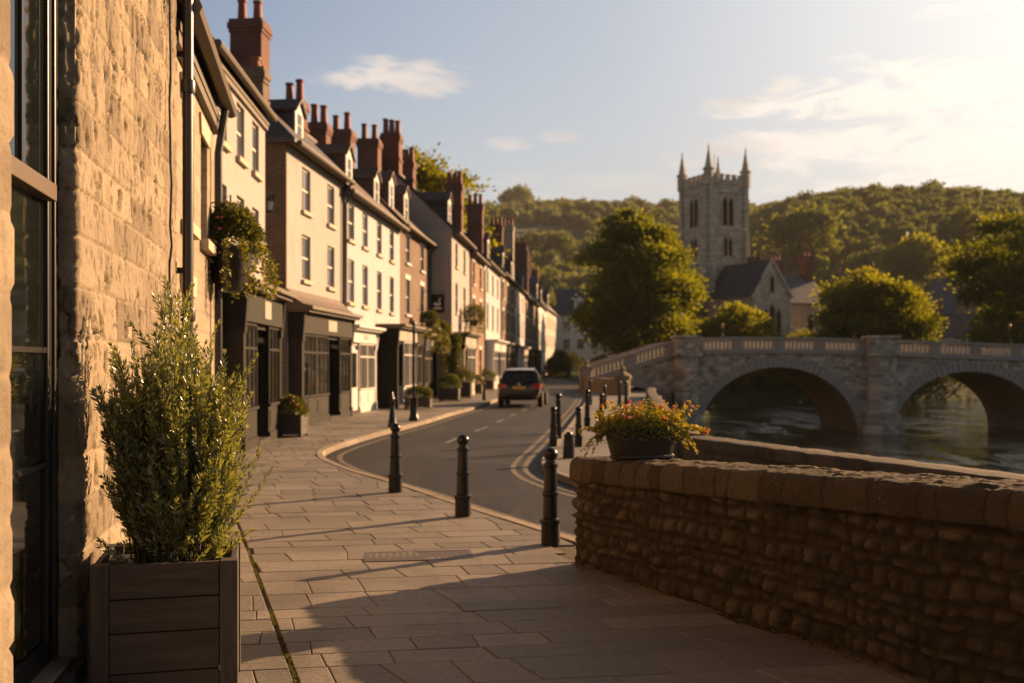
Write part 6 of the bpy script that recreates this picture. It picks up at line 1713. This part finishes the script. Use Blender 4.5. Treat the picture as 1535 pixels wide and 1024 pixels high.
# river-bank bushes seen under the arches
def bank_bush(x, y, z, rx, rz, label, seed):
    o = thing('bush', label, 'bush', (x, y, z), 0, 'bushes along the far river bank')
    put('foliage', bush_mesh('foliage', 'lf_hill', rx, rx * .8, rz, 3000, .34, seed), o)
    m = MB(); m.tube([(0, 0, -.6), (0, 0, rz * .5)], .07, 5); m.build('stem', M['bark'], o)
for i, (x, y, rx, rz, lab) in enumerate(((21.2, 100.5, 2.6, 2.6, 'dark bush on the far bank seen at the left inside the first arch'), (26.5, 107, 3.0, 2.4, 'dark bush on the far bank seen in the middle of the first arch'), (31.5, 111.5, 2.8, 2.0, 'bush on the far bank seen behind the middle pier'),
                                        (37.5, 114.0, 3.2, 2.8, 'tall dark bush on the far bank seen at the left inside the second arch'), (43.5, 115.6, 3.4, 2.2, 'pale bush on the far bank seen in the middle of the second arch'), (50, 117, 3.4, 2.6, 'bush on the far bank at the right inside the second arch'), (40.4, 118.5, 3.6, 3.6, 'tall bush standing behind the others inside the second arch'), (46.8, 119.5, 3.8, 3.8, 'broad bush standing at the back inside the second arch'), (34.4, 116, 3.4, 3.2, 'bush on the far bank just left of the second arch'), (54.5, 119, 3.8, 3.4, 'bush on the far bank under the right end of the second arch'), (29, 112.5, 3.4, 3.2, 'broad bush behind the first arch, close to the middle pier'), (23.6, 106, 3.0, 3.2, 'tall bush at the back inside the first arch'),
                                        (15.6, 90.5, 2.4, 1.9, 'bush on the bank below the big tree'))):
    bank_bush(x, y, -.6, rx, rz, lab, 40 + i)
# hedges at the end of the street
for i, (x, y, rx, rz, lab) in enumerate(((5.2, 118, 1.6, 1.9, 'dark hedge bush on the bend at the end of the street, left of the road'), (7.6, 132, 2.2, 2.4, 'tall dark bush closing the view at the end of the street'), (6.0, 126, 1.5, 2.7, 'upright yellow-green bush at the end of the street'), (11.6, 128, 2.2, 2.0, 'dark bush beside the wing wall at the end of the street'))):
    o = thing('bush', lab, 'bush', (x, y, 0), 0, 'bushes at the end of the street')
    put('foliage', bush_mesh('foliage', 'lf_hill' if i != 2 else 'lf_bush', rx, rx, rz, 2600, .26, 70 + i), o)
    m = MB(); m.tube([(0, 0, -.2), (0, 0, rz * .6)], .06, 5); m.build('stem', M['bark'], o)

# ------------------------------------------------------------------ wooded hills: one mass of far-off woodland
def crown_variants(k, ncard, seed):
    out = []
    for i in range(k):
        rng = np.random.default_rng(seed + i); n = 5
        # cube-sphere core
        g = np.linspace(-1, 1, n + 1); A, Bm = np.meshgrid(g, g, indexing='ij'); A = A.ravel(); Bm = Bm.ravel(); one = np.ones_like(A)
        Vs, Fs, off = [], [], 0
        idx = np.arange((n + 1) ** 2).reshape(n + 1, n + 1); q = np.stack([idx[:-1, :-1], idx[1:, :-1], idx[1:, 1:], idx[:-1, 1:]], -1).reshape(-1, 4)
        for f in ((one, A, Bm), (-one, A, -Bm), (A, one, -Bm), (A, -one, Bm), (A, Bm, one), (A, -Bm, -one)):
            Vs.append(unit(np.stack(f, 1))); Fs.append(q + off); off += (n + 1) ** 2
        core = np.concatenate(Vs); core = core * (.80 * (1 + .22 * lump(core, i)))[:, None]
        d = unit(rng.normal(size=(ncard, 3))); d[:, 2] = np.where(d[:, 2] < -.35, -d[:, 2], d[:, 2])
        r = (.80 + .26 * rng.random(ncard)) * (1 + .22 * lump(d, i))
        V, F = card_arrays(d * r[:, None] * .92, d + rng.normal(size=(ncard, 3)) * .9, .30 * (.6 + .8 * rng.random(ncard)), .11, rng)
        out.append((np.concatenate([core, V]), np.concatenate(Fs + [F + off]), np.concatenate([np.full(len(np.concatenate(Fs)), .4), rng.random(len(F))])))
    return out
def forest(name, label, pts, seed, ncard, mat='lf_hill'):
    var = crown_variants(6, ncard, seed); rng = np.random.default_rng(seed)
    Vs, Fs, Rs, off = [], [], [], 0
    for (x, y, z, r, s) in pts:
        V, F, rn = var[rng.integers(0, 6)]
        a = rng.random() * 6.28; c, sn = math.cos(a), math.sin(a)
        W = V.copy(); W[:, 0] = (V[:, 0] * c - V[:, 1] * sn) * r; W[:, 1] = (V[:, 0] * sn + V[:, 1] * c) * r; W[:, 2] = V[:, 2] * r * s
        tone = rng.random()
        Vs.append(W + np.array([x, y, z])); Fs.append(F + off); off += len(V); Rs.append(np.clip(rn * .45 + tone * .6, 0, 1))
    return tag(put(name, np_mesh(name, np.concatenate(Vs), np.concatenate(Fs), M[mat], np.concatenate(Rs))), label, 'woodland', kind='stuff')
def hill_z(x, y): return float(.4 + max(0, (y - 150)) * .004 + hill_h(np.array(float(x)), np.array(float(y))))
rng = np.random.default_rng(101)
near_pts, far_pts = [], []
y = 168.0
while y < 600:
    st = 5.4 + y * .005
    for x in np.arange(.10 * y, .80 * y + 20, st):
        xx, yy = x + rng.normal() * st * .35, y + rng.normal() * st * .35
        if rng.random() < .10: continue
        if y < 205 and xx < 46: continue
        if abs(xx / yy - .205) < .03 and 260 < yy < 330: continue      # a strip of pasture right of the tower
        r = rng.uniform(2.1, 4.1) * (1 + .35 * (rng.random() < .12))
        near_pts.append((xx, yy, hill_z(xx, yy) + r * .55, r, rng.uniform(.8, 1.15)))
    y += st * .95
forest('hillside_trees', 'dense wood covering the nearer hill on the right', near_pts, 200, 105)
y = 190.0
while y < 900:
    st = 8.5 + y * .006
    for x in np.arange(-.16 * y, .30 * y, st):
        xx, yy = x + rng.normal() * st * .4, y + rng.normal() * st * .4
        u = xx / yy
        if u > .16 and yy < 560: continue
        if u < .06 and yy < 260: continue
        dens = fbm(xx * .012 + 3, yy * .012, 3, 8)
        field = (560 < yy < 700 and u < .07)
        if field and dens < .42: continue
        if dens < .22 or rng.random() < .12: continue
        r = rng.uniform(3.6, 6.6)
        far_pts.append((xx, yy, hill_z(xx, yy) + r * .5, r, rng.uniform(.8, 1.15)))
    y += st
forest('hillside_trees', 'scattered woods and hedgerow trees on the farther hill on the left', far_pts, 300, 110)
def far_tree(x, y, r, label, s=1.0, mat='lf_hill'):
    z = hill_z(x, y); o = thing('tree', label, 'tree', (x, y, z), 0, 'single trees on the hills')
    rng = np.random.default_rng(int(x * 7 + y))
    V, F, rn, C = crown(130, 26, r * 1.9 * s, r, ROUND, r * .2, r * .17, rng, 3, r * .35)
    put('crown', np_mesh('crown', V, F, M[mat], rn), o)
    m = MB(); m.tube([(0, 0, -1), (0, 0, r * 1.2)], r * .07, 6); m.build('trunk', M['bark'], o)
far_tree(4.4, 845, 13, 'lone broad tree standing tallest on the far ridge', 1.0)
far_tree(100, 345, 11.5, 'big dark tree on the hillside just right of the church tower', 1.05)
far_tree(122, 300, 8, 'pale round tree on the slope right of the church tower', .9, 'lf_gold')
far_tree(150, 330, 8, 'dark tree in the middle of the wooded slope', 1.1)
far_tree(-8, 520, 7.5, 'dark tree in the middle of the green field above the terrace', 1.0)
far_tree(24, 500, 7.5, 'rounded tree on the green field left of the big tree', .9)
far_tree(2, 420, 8, 'rounded hedge tree on the slope above the terrace end', .9)
house('rendered_house', 'tiny pale farmhouse below the lone tree on the far ridge', (8, 800), R(-10), 14, 9, 7, 4, 'white', 'slate', [3, 7, 11], [(1, 1.6), (4, 1.6)], 1.2, group=None)
bpy.data.objects[bpy.data.objects.keys()[-1]]
fh = [o for o in bpy.data.objects if o.get('label', '').startswith('tiny pale farmhouse')][0]
fh.location.z = hill_z(8, 800) + .3
